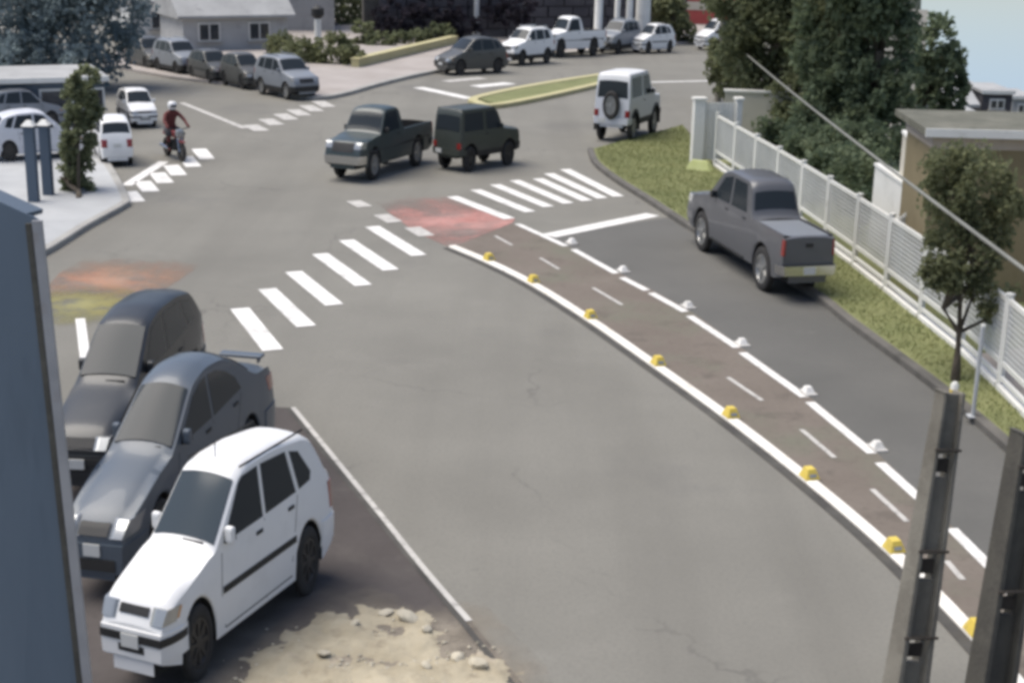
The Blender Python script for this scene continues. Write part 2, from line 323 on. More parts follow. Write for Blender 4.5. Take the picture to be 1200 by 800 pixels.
road = sheet('road', [(-70, -6), (13, -6), (13.5, 30), (14, 52), (30, 112), (-70, 112)], .002, M['asphalt'])
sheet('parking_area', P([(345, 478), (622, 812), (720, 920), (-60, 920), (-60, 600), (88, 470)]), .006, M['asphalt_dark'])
KERB_R = [(690, 178), (697, 194), (722, 214), (757, 236), (822, 278), (940, 341), (1000, 386), (1100, 461), (1200, 548), (1290, 640), (1400, 765), (1520, 910)]
INNER = [(530, 290), (573, 308), (625, 334), (692, 376), (771, 431), (856, 492), (948, 564), (1047, 649), (1143, 746), (1215, 830), (1300, 940)]
OUTER = [(603, 262), (665, 289), (727, 321), (805, 363), (866, 406), (945, 463), (1025, 529), (1092, 594), (1165, 668), (1260, 775), (1390, 935)]
kr = smooth_line([G(*p)[:2] for p in KERB_R]); inn = smooth_line([G(*p)[:2] for p in INNER]); outl = smooth_line([G(*p)[:2] for p in OUTER])
sheet('right_lane', [tuple(p) for p in outl[4:]] + [tuple(p) for p in kr[21:]][::-1], .006, M['asphalt_lane'])
sheet('bike_lane', [tuple(p) for p in inn] + [tuple(p) for p in outl[::-1]], .010, M['bike'])
sheet('red_crossing_pad', P([(432, 232), (470, 224), (522, 226), (604, 257), (600, 262), (528, 291), (486, 272)]), .010, M['red_paint'])
sheet('worn_orange_patch', P([(40, 352), (70, 320), (120, 292), (180, 276), (235, 280), (245, 305), (200, 335), (150, 362), (80, 385), (40, 380)]), .008, M['orange_paint'])
sheet('worn_olive_patch', P([(40, 350), (80, 330), (125, 328), (160, 342), (150, 368), (100, 388), (40, 392)]), .012, M['olive_paint'])

# ---- painted markings: each crossing is a piece of the setting, each stripe one piece of it
def empty_struct(name):
    o = bpy.data.objects.new(name, None); C.objects.link(o); o.empty_display_size = .2; return tag(o, kind='structure')
def bar_px(parent, name, a, b, w_, mt, z=.014, k=1):
    A, B = G(*a), G(*b); return ribbon(name, [Vector(A[:2]).lerp(Vector(B[:2]), t / k) for t in range(k + 1)], w_, z, mt, parent)
cw = empty_struct('near_crossing')
for a, b in [((281, 362), (320, 411)), ((313, 339), (359, 383)), ((344, 319), (392, 358)), ((375, 298), (426, 335)), ((406, 282), (458, 317)), ((436, 266), (491, 300))]:
    bar_px(cw, 'stripe', a, b, .34, M['white_paint'])
for a, b in [((483, 267), (500, 277)), ((446, 252), (463, 261)), ((414, 236), (428, 243))]:
    bar_px(cw, 'stripe', a, b, .38, M['worn_white'])
cw = empty_struct('side_crossing')
for a, b in [((530, 231), (597, 257)), ((557, 223), (621, 249)), ((580, 217), (643, 243)), ((603, 212), (666, 239)), ((630, 210), (688, 236)), ((643, 204), (706, 233)), ((662, 199), (725, 231))]:
    bar_px(cw, 'stripe', a, b, .30, M['white_paint'], .016)
cw = empty_struct('far_crossing')
for x, y in [(155, 231), (172, 219), (189, 209), (205, 200), (222, 190), (238, 181)]:
    bar_px(cw, 'stripe', (x - 5, y - 6), (x + 5, y + 6), .42, M['white_paint'])
for x, y in [(300, 150), (318, 143), (335, 137), (350, 132), (365, 127), (379, 122)]:
    bar_px(cw, 'stripe', (x - 7, y - 3), (x + 7, y + 4), .5, M['worn_white'])
st = empty_struct('road_lines')
bar_px(st, 'stop_line', (643, 277), (765, 252), .42, M['white_paint'])
bar_px(st, 'stop_line', (148, 218), (192, 190), .28, M['white_paint'])
bar_px(st, 'centre_line', (213, 121), (287, 151), .22, M['worn_white'])
bar_px(st, 'hatch_bar', (490, 103), (551, 116), .5, M['white_paint'])
bar_px(st, 'hatch_bar', (557, 102), (598, 98), .7, M['white_paint'])
bar_px(st, 'hatch_bar', (522, 96), (566, 92), .6, M['worn_white'])
bar_px(st, 'edge_line', (757, 97), (846, 95), .3, M['white_paint'])
bar_px(st, 'stall_line', (94, 374), (106, 466), .16, M['white_paint'])
# dashed outer edge of the bike lane
ol = empty_struct('bike_lane_lines')
for a, b in [((606, 263), (663, 289)), ((672, 293), (722, 321)), ((729, 326), (758, 341)), ((763, 344), (803, 366)), ((808, 371), (864, 408)), ((870, 414), (943, 466)),
             ((949, 472), (1022, 532)), ((1031, 543), (1091, 597)), ((1115, 620), (1166, 671)), ((1180, 690), (1240, 760))]:
    bar_px(ol, 'edge_dash', a, b, .15, M['white_paint'], .016)
for a, b in [((580, 277), (600, 288)), ((633, 303), (655, 316)), ((695, 338), (729, 358)), ((853, 443), (893, 470)), ((939, 504), (978, 537)), ((1022, 574), (1063, 612)), ((1109, 658), (1128, 680))]:
    bar_px(ol, 'centre_dash', a, b, .075, M['worn_white'], .016)
kerb_line('divider_kerb', inn, .17, .05, M['kerb_white'])
ribbon('dark_strip', inn, .15, .013, M['strip_dark'], d=.155)  # dark strip beside the divider kerb
# parking edge: pale line and the kerb's shade painted as a dark strip
pl = smooth_line([G(*p)[:2] for p in [(345, 478), (400, 545), (450, 606), (500, 668), (552, 728)]])
ribbon('parking_edge_line', pl, .07, .016, M['worn_white'], d=.02)
ribbon('parking_kerb_shade', smooth_line([G(*p)[:2] for p in [(345, 478), (450, 606), (552, 728), (612, 803), (640, 840)]]), .07, .012, M['strip_dark'], d=.09)

# ---- raised verges and pavements
FENCE = [(838, 193), (919, 249), (1020, 324), (1132, 414), (1205, 486), (1290, 580), (1400, 705), (1530, 860)]
fl = [G(*p, .12) for p in FENCE]
slab('grass_verge', [tuple(p) for p in offset(kr, -.13)] + [tuple(p[:2]) for p in fl[::-1]] + [tuple(G(800, 150)[:2]), tuple(G(740, 166)[:2])], .10, M['soil'])
kerb_line('verge_kerb', kr, .17, .13, M['kerb_dark'], d=-.05)
slab('yard_lawn', [tuple(p[:2]) for p in fl[:4]] + [(12.5, 25.8), (12.5, 47), (6.2, 47)], .09, M['soil'])
slab('yard_paving', [tuple(p[:2]) for p in fl[7:2:-1]] + [(9.2, 26), (9.6, 28.5), (14, 28.5), (14, 8)], .085, M['beige'])
slab('left_pavement', P([(62, 292), (100, 268), (140, 246), (147, 238), (136, 214), (122, 190), (112, 165), (100, 130), (60, 100), (-80, 60), (-300, 120), (-200, 320)]), .12, M['pave_white'])
slab('corner_pavement', P([(368, 117), (400, 113), (450, 99), (513, 85), (600, 71), (700, 61), (790, 54), (860, 44), (880, 20), (300, 20), (200, 45), (140, 60), (120, 78), (200, 93), (290, 103), (330, 112)]), .12, M['pave'])
kerb_line('corner_kerb', smooth_line([G(*p)[:2] for p in [(330, 112), (368, 117), (400, 113), (450, 99), (513, 85), (600, 71), (700, 61), (790, 54)]]), .3, .14, M['kerb'])
kerb_line('left_kerb', smooth_line([G(*p)[:2] for p in [(40, 304), (62, 292), (100, 268), (140, 246), (147, 238), (136, 214), (122, 190), (112, 165), (100, 130)]]), .2, .13, M['kerb'])
slab('median_island', P([(560, 119), (625, 105), (705, 92), (705, 99), (640, 114), (580, 125)]), .12, M['soil'])
kerb_line('median_kerb', smooth_line([G(*p)[:2] for p in [(705, 101), (640, 116), (580, 127), (560, 124), (560, 118), (625, 104), (705, 91)]]), .35, .16, M['yellow_kerb'])

# grass blades on the verge (one mass)
rng = np.random.default_rng(5)
def inside(p, poly):
    c_ = False; n = len(poly)
    for i in range(n):
        a, b = poly[i], poly[(i + 1) % n]
        if (a[1] > p[1]) != (b[1] > p[1]) and p[0] < (b[0] - a[0]) * (p[1] - a[1]) / (b[1] - a[1]) + a[0]: c_ = not c_
    return c_
vpoly = [tuple(p) for p in offset(kr, -.2)] + [tuple(p[:2]) for p in fl[::-1]] + [tuple(G(800, 150)[:2]), tuple(G(740, 166)[:2])]
xs = [p[0] for p in vpoly]; ysv = [p[1] for p in vpoly]; V = []; F = []
while len(F) < 34000:
    p = (rng.uniform(min(xs), max(xs)), rng.uniform(max(12, min(ysv)), max(ysv)))
    if not inside(p, vpoly): continue
    a = rng.uniform(0, 6.28); h_ = rng.uniform(.015, .05); w_ = rng.uniform(.008, .016); ln = rng.uniform(-.04, .04, 2)
    n = len(V); V += [(p[0] - w_ * math.cos(a), p[1] - w_ * math.sin(a), .095), (p[0] + w_ * math.cos(a), p[1] + w_ * math.sin(a), .095), (p[0] + ln[0], p[1] + ln[1], .1 + h_)]
    F.append((n, n + 1, n + 2))
tag(obj('grass', mesh('grass', V, F), M['blade']), 'short olive green grass along the right kerb and fence', 'grass', kind='stuff')

# ================================================================== road furniture
def frustum(w0, d0, w1, d1, h_):
    b = MB(); v = [(i * w0 / 2, j * d0 / 2, 0) for i, j in ((-1, -1), (1, -1), (1, 1), (-1, 1))] + [(i * w1 / 2, j * d1 / 2, h_) for i, j in ((-1, -1), (1, -1), (1, 1), (-1, 1))]
    return b.add(v, [(3, 2, 1, 0), (4, 5, 6, 7), (0, 1, 5, 4), (1, 2, 6, 5), (2, 3, 7, 6), (3, 0, 4, 7)])
stud_me = frustum(.23, .19, .13, .10, .13).mesh('road_stud'); stud_me.materials.append(M['yellow'])
refl_me = MB().box((0, 0, .0), (.012, .09, .04)).mesh('reflector'); refl_me.materials.append(M['lamp'])
def dirat(line, p):
    i = min(range(len(line) - 1), key=lambda k: (line[k] - Vector(p)).length); t = line[i + 1] - line[i]; return math.atan2(t.y, t.x)
order = ['nearest the red crossing pad', 'second from the red crossing pad', 'third from the red crossing pad', 'fourth from the red crossing pad', 'fifth from the red crossing pad',
         'sixth from the red crossing pad', 'seventh, just left of the concrete pole', 'half hidden between the two poles']
for i, p in enumerate([(573, 307), (625, 333), (692, 375), (771, 430), (856, 491), (948, 563), (1047, 648), (1143, 745)]):
    q = G(*p); o = obj('road_stud', stud_me); o.location = (q.x, q.y, .05); o.rotation_euler = (R(random.Random(i).uniform(-4, 4)), 0, dirat(inn, q[:2]))
    tag(o, 'yellow road stud on the white divider line, ' + order[i], 'road stud', 'yellow studs along the bike lane')
    for sg in (-1, 1):
        r_ = obj('reflector', refl_me, None, o); r_.location = (sg * .102, 0, .055); r_.rotation_euler = (0, sg * R(-21), 0)
wm = MB(); wm.v = []; frw = frustum(.20, .15, .10, .08, .085); del_me = frw.mesh('lane_delineator'); del_me.materials.append(M['white_paint'])
base_me = MB().box((0, 0, .015), (.30, .2, .03)).mesh('base_plate'); base_me.materials.append(M['worn_white'])
order = ['beside the white stop line', 'second from the stop line', 'third from the stop line', 'fourth from the stop line', 'fifth from the stop line', 'nearest the concrete pole']
for i, p in enumerate([(668, 286), (728, 319), (804, 361), (867, 405), (944, 462), (1025, 527)]):
    q = G(*p); o = obj('lane_delineator', del_me); o.location = (q.x + .04, q.y + .04, .03); o.rotation_euler = (0, 0, dirat(outl, q[:2]))
    tag(o, 'low white lane block on the dashed bike lane edge, ' + order[i], 'lane block', 'white blocks along the bike lane')
    b_ = obj('base_plate', base_me, None, o); b_.location = (0, 0, -.03)

# concrete utility poles beside the camera
def pole(name, label, base, top, w0, w1, matc, holes):
    b = Vector(base); t = Vector(top); ax = t - b; Hh = ax.length
    root = thing(name, label, 'pole', base)
    root.rotation_mode = 'QUATERNION'; q0 = Vector((0, 0, 1)).rotation_difference(ax.normalized())
    root.rotation_quaternion = q0 @ Matrix.Rotation(R(16), 3, 'Z').to_quaternion()
    def half(z): return (w0 + (w1 - w0) * z / Hh) / 2
    N = 24
    for sg in (-1, 1):                                  # the two flanges of the double-T section
        v = []; f = []
        for i in range(N + 1):
            z = Hh * i / N; h_ = half(z); t_ = h_ * .34
            v += [(sg * h_, -h_ * .8, z), (sg * (h_ - t_), -h_ * .8, z), (sg * (h_ - t_), h_ * .8, z), (sg * h_, h_ * .8, z)]
        for i in range(N):
            for k in range(4):
                q = (i * 4 + k, i * 4 + (k + 1) % 4, (i + 1) * 4 + (k + 1) % 4, (i + 1) * 4 + k); f.append(q if sg < 0 else q[::-1])
        f += [(0, 1, 2, 3), (N * 4 + 3, N * 4 + 2, N * 4 + 1, N * 4)]
        bevel(obj('flange', mesh('flange', v, f), matc, root), .012)
    cuts = [0] + [z for h in holes for z in (h[0], h[1])] + [Hh - .02]
    for i in range(0, len(cuts), 2):                    # web panels between the openings
        z0, z1 = cuts[i], cuts[i + 1]; a, c_ = half(z0) * .7, half(z1) * .7
        v = [(x * a, y * .035, z0) for x, y in ((-1, -1), (1, -1), (1, 1), (-1, 1))] + [(x * c_, y * .035, z1) for x, y in ((-1, -1), (1, -1), (1, 1), (-1, 1))]
        obj('web_panel', mesh('web_panel', v, [(3, 2, 1, 0), (4, 5, 6, 7), (0, 1, 5, 4), (1, 2, 6, 5), (2, 3, 7, 6), (3, 0, 4, 7)]), matc, root)
    for h in holes:
        zc = (h[0] + h[1]) / 2; a = half(zc) * 1.02
        MB().box((0, .0, zc), (a * 1.3, .03, (h[1] - h[0]) * .55)).build('opening_shade', M['hole'], root)  # dark board set in each opening as its painted shade
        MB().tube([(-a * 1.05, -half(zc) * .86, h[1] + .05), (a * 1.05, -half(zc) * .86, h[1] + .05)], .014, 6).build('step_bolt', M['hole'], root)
    return root
pole('utility_pole', 'weathered concrete post with dark openings at lower right, ends below the small tree', G(1056, 835), AT(1114, 458, 12.45), .34, .21, M['concrete'],
     [(.50, .72), (1.28, 1.52), (2.22, 2.44)])
pole('utility_pole', 'dark leaning concrete post at the very right edge, beside the paler post', G(1150, 870), AT(1208, 505, 11.9), .36, .27, M['pole_dark'], [(1.2, 1.4), (2.3, 2.5)])
# slim sign post and short white marker on the verge
q = G(1140, 488, .1); t_ = thing('slim_post', 'slim pale metal post on the verge beside the small tree', 'post', q)
MB().tube([(0, 0, 0), (0, 0, 1.32)], .03, 8).build('tube', M['lamp_post'], t_); MB().tube([(0, 0, 1.32), (0, 0, 1.36)], .036, 8).build('cap', M['white_metal'], t_)
MB().box((0, 0, .01), (.16, .16, .02)).build('base_plate', M['lamp_post'], t_)
q = G(1117, 470, .1); t_ = thing('marker_post', 'short white marker post on the grass above the concrete post', 'bollard', q)
MB().tube([(0, 0, 0), (0, 0, .26), (0, 0, .30)], [.07, .06, .03], 10).build('post', M['white_metal'], t_, sharp=40); MB().tube([(0, 0, .14), (0, 0, .19)], .068, 10).build('band', M['yellow'], t_)

# overhead cable and the far pole that carries it
ca, cb = AT(846, 38, 56), AT(1330, 412, 11); pts = []
for i in range(25):
    t = i / 24; p = ca.lerp(cb, t); p.z -= .35 * 4 * t * (1 - t) * .35; pts.append(p)
tag(MB().tube(pts, .022, 8).build('overhead_cable', M['cable'], smooth=True), 'thick grey cable slanting down across the dark tree', 'cable')
t_ = thing('cable_pole', 'thin grey pole behind the dark tree carrying the cable', 'pole', (ca.x, ca.y, 0))
MB().tube([(0, 0, 0), (0, 0, ca.z + .5)], [.13, .09], 10).build('shaft', M['concrete'], t_, sharp=40); MB().box((0, 0, ca.z), (.5, .1, .1)).build('crossarm', M['bark'], t_)

# rubble heap at the parking edge
def heap():
    c0 = G(470, 790); V = []; F = []; n = 46; rr = np.random.default_rng(3)
    edge = [G(*p) for p in [(290, 770), (330, 738), (400, 716), (455, 712), (495, 716), (520, 742), (512, 765), (560, 764), (600, 786), (620, 830), (560, 900), (300, 900), (255, 840)]]
    poly = [tuple(p[:2]) for p in edge]
    poly = [tuple(Vector(a).lerp(Vector(b), t) + Vector((rr.uniform(-.09, .09), rr.uniform(-.09, .09)))) for a, b in zip(poly, poly[1:] + poly[:1]) for t in (0, .25, .5, .75)]
    x0, x1 = min(p[0] for p in poly), max(p[0] for p in poly); y0, y1 = min(p[1] for p in poly), max(p[1] for p in poly)
    from mathutils import noise
    N = 80
    for j in range(N + 1):
        for i in range(N + 1):
            x = x0 + (x1 - x0) * i / N; y = y0 + (y1 - y0) * j / N
            d = min((Vector((x, y)) - (Vector(a) + (Vector(b) - Vector(a)) * max(0, min(1, (Vector((x, y)) - Vector(a)).dot(Vector(b) - Vector(a)) / (Vector(b) - Vector(a)).length_squared)))).length for a, b in zip(poly, poly[1:] + poly[:1]))
            if not inside((x, y), poly): d = -d
            nz = noise.noise((x * 3, y * 3, 0)) * .5 + noise.noise((x * 8, y * 8, 3)) * .3 + noise.noise((x * 19, y * 19, 7)) * .18
            z = max(-.03, min(.03, d * .2 + .0)) + (nz * .075 if d > -.12 else 0); 
            if d < -.1: z = -.03
            V.append((x, y, z))
    F = [(j * (N + 1) + i, j * (N + 1) + i + 1, (j + 1) * (N + 1) + i + 1, (j + 1) * (N + 1) + i) for j in range(N) for i in range(N)]
    F = [f for f in F if max(V[k][2] for k in f) > -.02]
    return V, F
sheet('dirt_patch', P([(180, 760), (280, 700), (420, 670), (560, 700), (640, 780), (680, 900), (300, 930), (120, 900)]), .009, noisy('scattered_dirt', [(.3, (.25, .215, .165)), (.7, (.36, .315, .25))], 2, 8, .95, .6, 20, [(5, .5, .68, (.18, .155, .125), .7)], worn=(tuple(G(430, 800)), .1, 2.0, (0, 0, 0))))
hv, hf = heap()
hp = tag(obj('rubble_heap', mesh('rubble_heap', hv, hf, True), M['rubble']), 'low heap of pale sandy rubble beside the white hatchback', 'rubble', kind='stuff')
def rock(seed, r_):
    bm = bmesh.new(); bmesh.ops.create_icosphere(bm, subdivisions=2, radius=1); rr = np.random.default_rng(seed)
    ax = rr.uniform(.6, 1.1, 3) * r_; pl_ = rr.normal(size=(9, 3))
    for v in bm.verts:
        d = v.co.normalized(); k = min(1, min(.72 / max(1e-3, abs(float(np.dot(d, n / np.linalg.norm(n))))) for n in pl_))
        v.co = Vector((d.x * ax[0] * k, d.y * ax[1] * k, d.z * ax[2] * k * .8))
    me = bpy.data.meshes.new('rock'); bm.to_mesh(me); bm.free(); me.materials.append(M['stone_pale']); return me
rocks = [rock(i, 1) for i in range(5)]
rlab = [((478, 727), .17, 'largest pale stone on top edge of the rubble heap'), ((452, 722), .10, 'pale stone left of the largest stone on the heap'), ((500, 742), .11, 'pale stone right of the largest stone on the heap'),
        ((536, 775), .13, 'pale broken stone on the right lobe of the heap'), ((560, 782), .12, 'pale stone nearest the road on the heap'), ((415, 735), .09, 'small pale stone behind the rear wheel of the white hatchback'),
        ((380, 770), .10, 'pale stone on left side of the heap'), ((500, 785), .09, 'pale stone low in the middle of the heap')]
for i, (p, r_, lb) in enumerate(rlab):
    q = G(*p); o = obj('stone', rocks[i % 5]); o.scale = (r_ * 1.1, r_ * .9, r_ * .55); o.location = (q.x, q.y, .05); o.rotation_euler = (.3 * math.sin(i * 3), .3 * math.cos(i * 5), i * 2.1)
    tag(o, lb, 'stone', 'loose stones on the rubble heap')
V = []; F = []; rr = np.random.default_rng(8)
for i in range(2200):
    p = G(rr.uniform(230, 640), rr.uniform(690, 860)); r_ = rr.uniform(.008, .03); n = len(V)
    if (G(430, 800) - p).length > rr.uniform(.3, 1.5): continue
    z = .02 if r_ < .02 else .03
    for dx, dy, dz in ((1, 0, 0), (-1, 0, 0), (0, 1, 0), (0, -1, 0), (0, 0, 1), (0, 0, -1)):
        V.append((p.x + dx * r_ * rr.uniform(.6, 1.2), p.y + dy * r_ * rr.uniform(.6, 1.2), .01 + r_ * .4 + dz * r_ * .6))
    F += [(n + a, n + b, n + c_) for a, b, c_ in ((0, 2, 4), (2, 1, 4), (1, 3, 4), (3, 0, 4), (2, 0, 5), (1, 2, 5), (3, 1, 5), (0, 3, 5))]
tag(obj('gravel', mesh('gravel', V, F), M['stone_pale']), 'scattered pale gravel around the rubble heap', 'gravel', kind='stuff')

# ================================================================== walls, fence, buildings
# blue wall close to the camera on the left
A0, A1 = AT(106, 800, 9.0), AT(47, 258, 9.0)
def on_edge(z):
    t = (z - A0.z) / (A1.z - A0.z); return A0 + (A1 - A0) * t
b0, b1 = on_edge(-.02), A1; lt = AT(-70, 205, 9.3); lb = Vector((lt.x + .1, lt.y, -.02)); off_ = Vector((-.16, .26, 0))
t_ = thing('blue_wall', 'dark blue grey painted wall with metal edge filling the lower left edge', 'wall', (b0.x, b0.y, 0))
def rel(v): return tuple(Vector(v) - Vector((b0.x, b0.y, 0)))
v = [rel(x) for x in (lb, b0, b1, lt)] + [rel(x + off_) for x in (lb, b0, b1, lt)]
obj('wall', mesh('wall', v, [(0, 1, 2, 3), (7, 6, 5, 4), (0, 4, 5, 1), (1, 5, 6, 2), (2, 6, 7, 3), (3, 7, 4, 0)]), M['blue_wall'], t_)
dz = Vector((.005, -.012, 0))
MB().bar(rel(b0 + dz + Vector((-.02, 0, 0))), rel(b1 + dz + Vector((-.02, 0, 0))), .03, .06).build('edge_trim', M['trim'], t_)
MB().bar(rel(b0 + dz + Vector((-.075, 0, 0))), rel(b1 + dz + Vector((-.075, 0, -.02))), .02, .035).build('edge_groove', M['pole_dark'], t_)
MB().bar(rel(b1 + Vector((-.08, .13, .012))), rel(lt + Vector((-.08, .13, .012))), .17, .03).build('coping', M['blue_wall'], t_)

# white fence
t_ = thing('white_fence', 'white steel fence with mesh panels along the grass verge', 'fence', (fl[0].x, fl[0].y, 0))
base = Vector((fl[0].x, fl[0].y, 0))
seg = [0]
for a, b in zip(fl, fl[1:]): seg.append(seg[-1] + (b - a).length)
def fpos(s):
    for i in range(len(fl) - 1):
        if s <= seg[i + 1] or i == len(fl) - 2:
            return fl[i].lerp(fl[i + 1], (s - seg[i]) / (seg[i + 1] - seg[i])) - base
nP = 16; ss = [seg[-1] * i / (nP - 1) for i in range(nP)]
FH = 1.46
for i, s_ in enumerate(ss):
    p = fpos(s_); MB().box((p.x, p.y, FH / 2 + .03), (.085, .085, FH + .12), R(30)).build('post', M['white_metal'], t_)
    MB().box((p.x, p.y, FH + .10), (.11, .11, .025), R(30)).build('post_cap', M['white_metal'], t_)
for i in range(nP - 1):
    a, b = fpos(ss[i]), fpos(ss[i + 1]); d = (b - a).normalized() * .045
    for z, hh in ((FH, .075), (.50, .075), (.27, .06)):
        MB().bar((a.x + d.x, a.y + d.y, z), (b.x - d.x, b.y - d.y, z), .05, hh).build('rail', M['white_metal'], t_)
    MB().bar((a.x + d.x, a.y + d.y, .08), (b.x - d.x, b.y - d.y, .08), .14, .18).build('plinth', M['white_wall'], t_)
    mb = MB(); ln = (b - a).length
    nv = int(ln / .065)
    for k in range(1, nv):
        p = a.lerp(b, k / nv); mb.bar((p.x, p.y, .53), (p.x, p.y, FH - .03), .014, .014)
    for k in range(1, 11):
        z = .53 + (FH - .56) * k / 11; mb.bar((a.x, a.y, z), (b.x, b.y, z), .014, .014)
    o = mb.build('wire_mesh', M['mesh_grey'], t_); o['kind'] = 'stuff'

# white gate at the corner
q = G(836, 192, .1); t_ = thing('white_gate', 'white boarded gate between pillars at the far end of the fence', 'gate', q, R(8))
gz = 1.78
for x, wd in ((-.50, .30), (.62, .16)):
    MB().box((x, 0, gz / 2), (wd, .26, gz)).build('pillar', M['white_wall'], t_)
    MB().box((x, 0, gz + .03), (wd + .07, .33, .06)).build('pillar_cap', M['white_wall'], t_)
for k in range(8):
    MB().box((-.29 + k * .115, 0, gz / 2 + .02), (.10, .03, gz - .2)).build('board', M['white_metal'], t_)
for z in (.35, 1.45): MB().box((.11, .035, z), (.86, .03, .09)).build('rail', M['white_metal'], t_)
q = G(820, 199, .1); t_ = thing('lime_block', 'small lime yellow painted concrete wedge at the gate foot, in front of the pickup', 'block', q, R(-35))
frustum(.75, .24, .52, .16, .22).build('wedge', M['lime'], t_); MB().box((0, 0, .235), (.46, .13, .03)).build('top_plate', M['lime'], t_)
q = G(905, 176, 0); t_ = thing('yard_wall', 'greyish beige wall behind the trunk of the large tree', 'wall', q, R(-7))
MB().box((0, 0, .85), (3.0, .22, 1.7)).build('wall', M['cream_wall'], t_); MB().box((0, 0, 1.73), (3.08, .3, .06)).build('coping', M['white_wall'], t_)
for x in (.35, .75):
    MB().box((x, -.03, 1.86), (.24, .2, .2)).build('lantern', M['white_wall'], t_)

def building(name, label, loc, rz, dims, wall, roof, cat='building', windows=(), gable=0, over=.3, roofmat=None, bands=(), group=None):
    t = thing(name, label, cat, loc, rz, group); dx, dy, h = dims
    MB().box((0, 0, h / 2 - .1), (dx, dy, h + .2)).build('wall', wall, t)
    if gable:
        v = [(-dx / 2 - over, -dy / 2 - over, h), (dx / 2 + over, -dy / 2 - over, h), (dx / 2 + over, dy / 2 + over, h), (-dx / 2 - over, dy / 2 + over, h),
             (-dx / 2 - over, 0, h + gable), (dx / 2 + over, 0, h + gable)]
        obj('roof', mesh('roof', v + [(a, b, c - .12) for a, b, c in v[:4]], [(0, 1, 5, 4), (2, 3, 4, 5), (1, 2, 5), (3, 0, 4), (9, 8, 7, 6), (0, 6, 7, 1), (1, 7, 8, 2), (2, 8, 9, 3), (3, 9, 6, 0)]), roof, t)
    else:
        MB().box((0, 0, h + .06), (dx + 2 * over, dy + 2 * over, .12)).build('roof', roof, t)
        MB().box((0, -dy / 2 - over - .02, h + .05), (dx + 2 * over, .035, .15)).build('fascia', M['white_wall'], t)
    for (face, u, z, w_, h_) in windows:          # face: 'f' front (-y), 'l' (-x), 'r' (+x)
        def place(nm, uu, zz, ww, hh, th, m_, par):
            if face == 'f': return MB().box((uu, -dy / 2 - th / 2 + .0, zz), (ww, th, hh)).build(nm, m_, par)
            sg = -1 if face == 'l' else 1
            return MB().box((sg * (dx / 2 + th / 2), uu, zz), (th, ww, hh)).build(nm, m_, par)
        f_ = place('window', u, z, w_ + .14, h_ + .14, .05, M['white_wall'], t)
        place('pane', u, z, w_, h_, .075, M['win'], f_); place('sill', u, z - h_ / 2 - .1, w_ + .26, .07, .14, M['kerb'], f_)
        place('mullion', u, z, .05, h_, .09, M['white_wall'], f_)
    for (z, h_, m_) in bands:
        MB().box((0, 0, z), (dx + .06, dy + .06, h_)).build('band', m_, t)
    return t
hl = AT(1100, 175, 26.6); hh = AT(1150, 160, 26.6).z
building('house', 'low ochre house with flat pale roof edge behind the small tree', (hl.x + 3.2, 27.8, 0), R(-2), (6.4, 2.2, hh), M['ochre_wall'], M['roof_moss'], 'house',
         over=.22, roofmat=None, bands=((hh - .16, .2, M['beige']),), windows=(('f', 2.2, 1.6, 1.2, 1.1),))
# sloping cream wall left of the house and small white yard walls
def slantwall(name, label, a, b, h0, h1, th, mt, z0=.05):
    a = Vector(a); b = Vector(b); t = thing(name, label, 'wall', (a.x, a.y, 0)); d = (b - a); n = Vector((d.y, -d.x, 0)).normalized() * th / 2
    v = []
    for p, h_ in ((Vector((0, 0, 0)), h0), (Vector((d.x, d.y, 0)), h1)):
        for s_ in (-1, 1):
            for z in (z0, h_): v.append(tuple(p + n * s_ + Vector((0, 0, z))))
    obj('wall', mesh('wall', v, [(0, 1, 3, 2), (4, 6, 7, 5), (0, 4, 5, 1), (2, 3, 7, 6), (1, 5, 7, 3), (0, 2, 6, 4)]), mt, t)
    MB().bar((0, 0, h0 + .03), (d.x, d.y, h1 + .03), th + .06, .06).build('coping', M['white_wall'], t); return t
p0, p1 = AT(1064, 156, 30.5), AT(1104, 200, 27.4)
slantwall('stair_wall', 'cream sloping stair wall at the left corner of the ochre house', p0, p1, p0.z, p1.z, .2, M['cream_wall'])
p0, p1 = AT(1030, 194, 31.5), AT(1080, 228, 28.8)
slantwall('low_wall', 'low white wall slanting between hedge and ochre house', p0, p1, p0.z, p1.z, .16, M['white_wall'])
p0, p1 = AT(1050, 262, 28.6), AT(1083, 236, 28.4)
slantwall('wedge_wall', 'white triangular wall end rising behind the fence', p0, p1, p0.z, p1.z, .14, M['white_wall'])

q = AT(1102, 132, 62); building('gabled_house', 'white gabled house beyond the ochre house below the sky', (q.x, q.y + 3, crest(q.x, q.y) - .5), R(8), (2.6, 4, max(1, AT(1100, 125, 62).z - crest(q.x, q.y) + .5)), M['white_wall'], M['grey_wall'], 'house', gable=1.1,
         windows=(('f', .5, 2.0, .5, .6),))
for i, (x0, x1, yt, Y, wl, lb) in enumerate([(1137, 1152, 96, 66, M['grey_wall'], 'narrow grey block left of the dark flat roofed block'), (1153, 1188, 101, 64, M['stone_dark'], 'dark grey flat roofed block on the right skyline'),
                                           (1188, 1215, 108, 70, M['grey_wall'], 'pale grey block at the right end of the skyline'), (1118, 1142, 124, 58, M['cream_wall'], 'low cream block in front of the skyline blocks')]):
    a, b = AT(x0, yt, Y), AT(x1, yt, Y); zc = crest((a.x + b.x) / 2, Y) - 1
    building('far_building', lb, ((a.x + b.x) / 2, Y + 1.5, zc), 0, (b.x - a.x, 3, a.z - zc - .3), wl, M['roof_grey'], over=.08, windows=(('f', 0, a.z - zc - .75, (b.x - a.x) * .4, .3),), group='blocks on the right skyline')

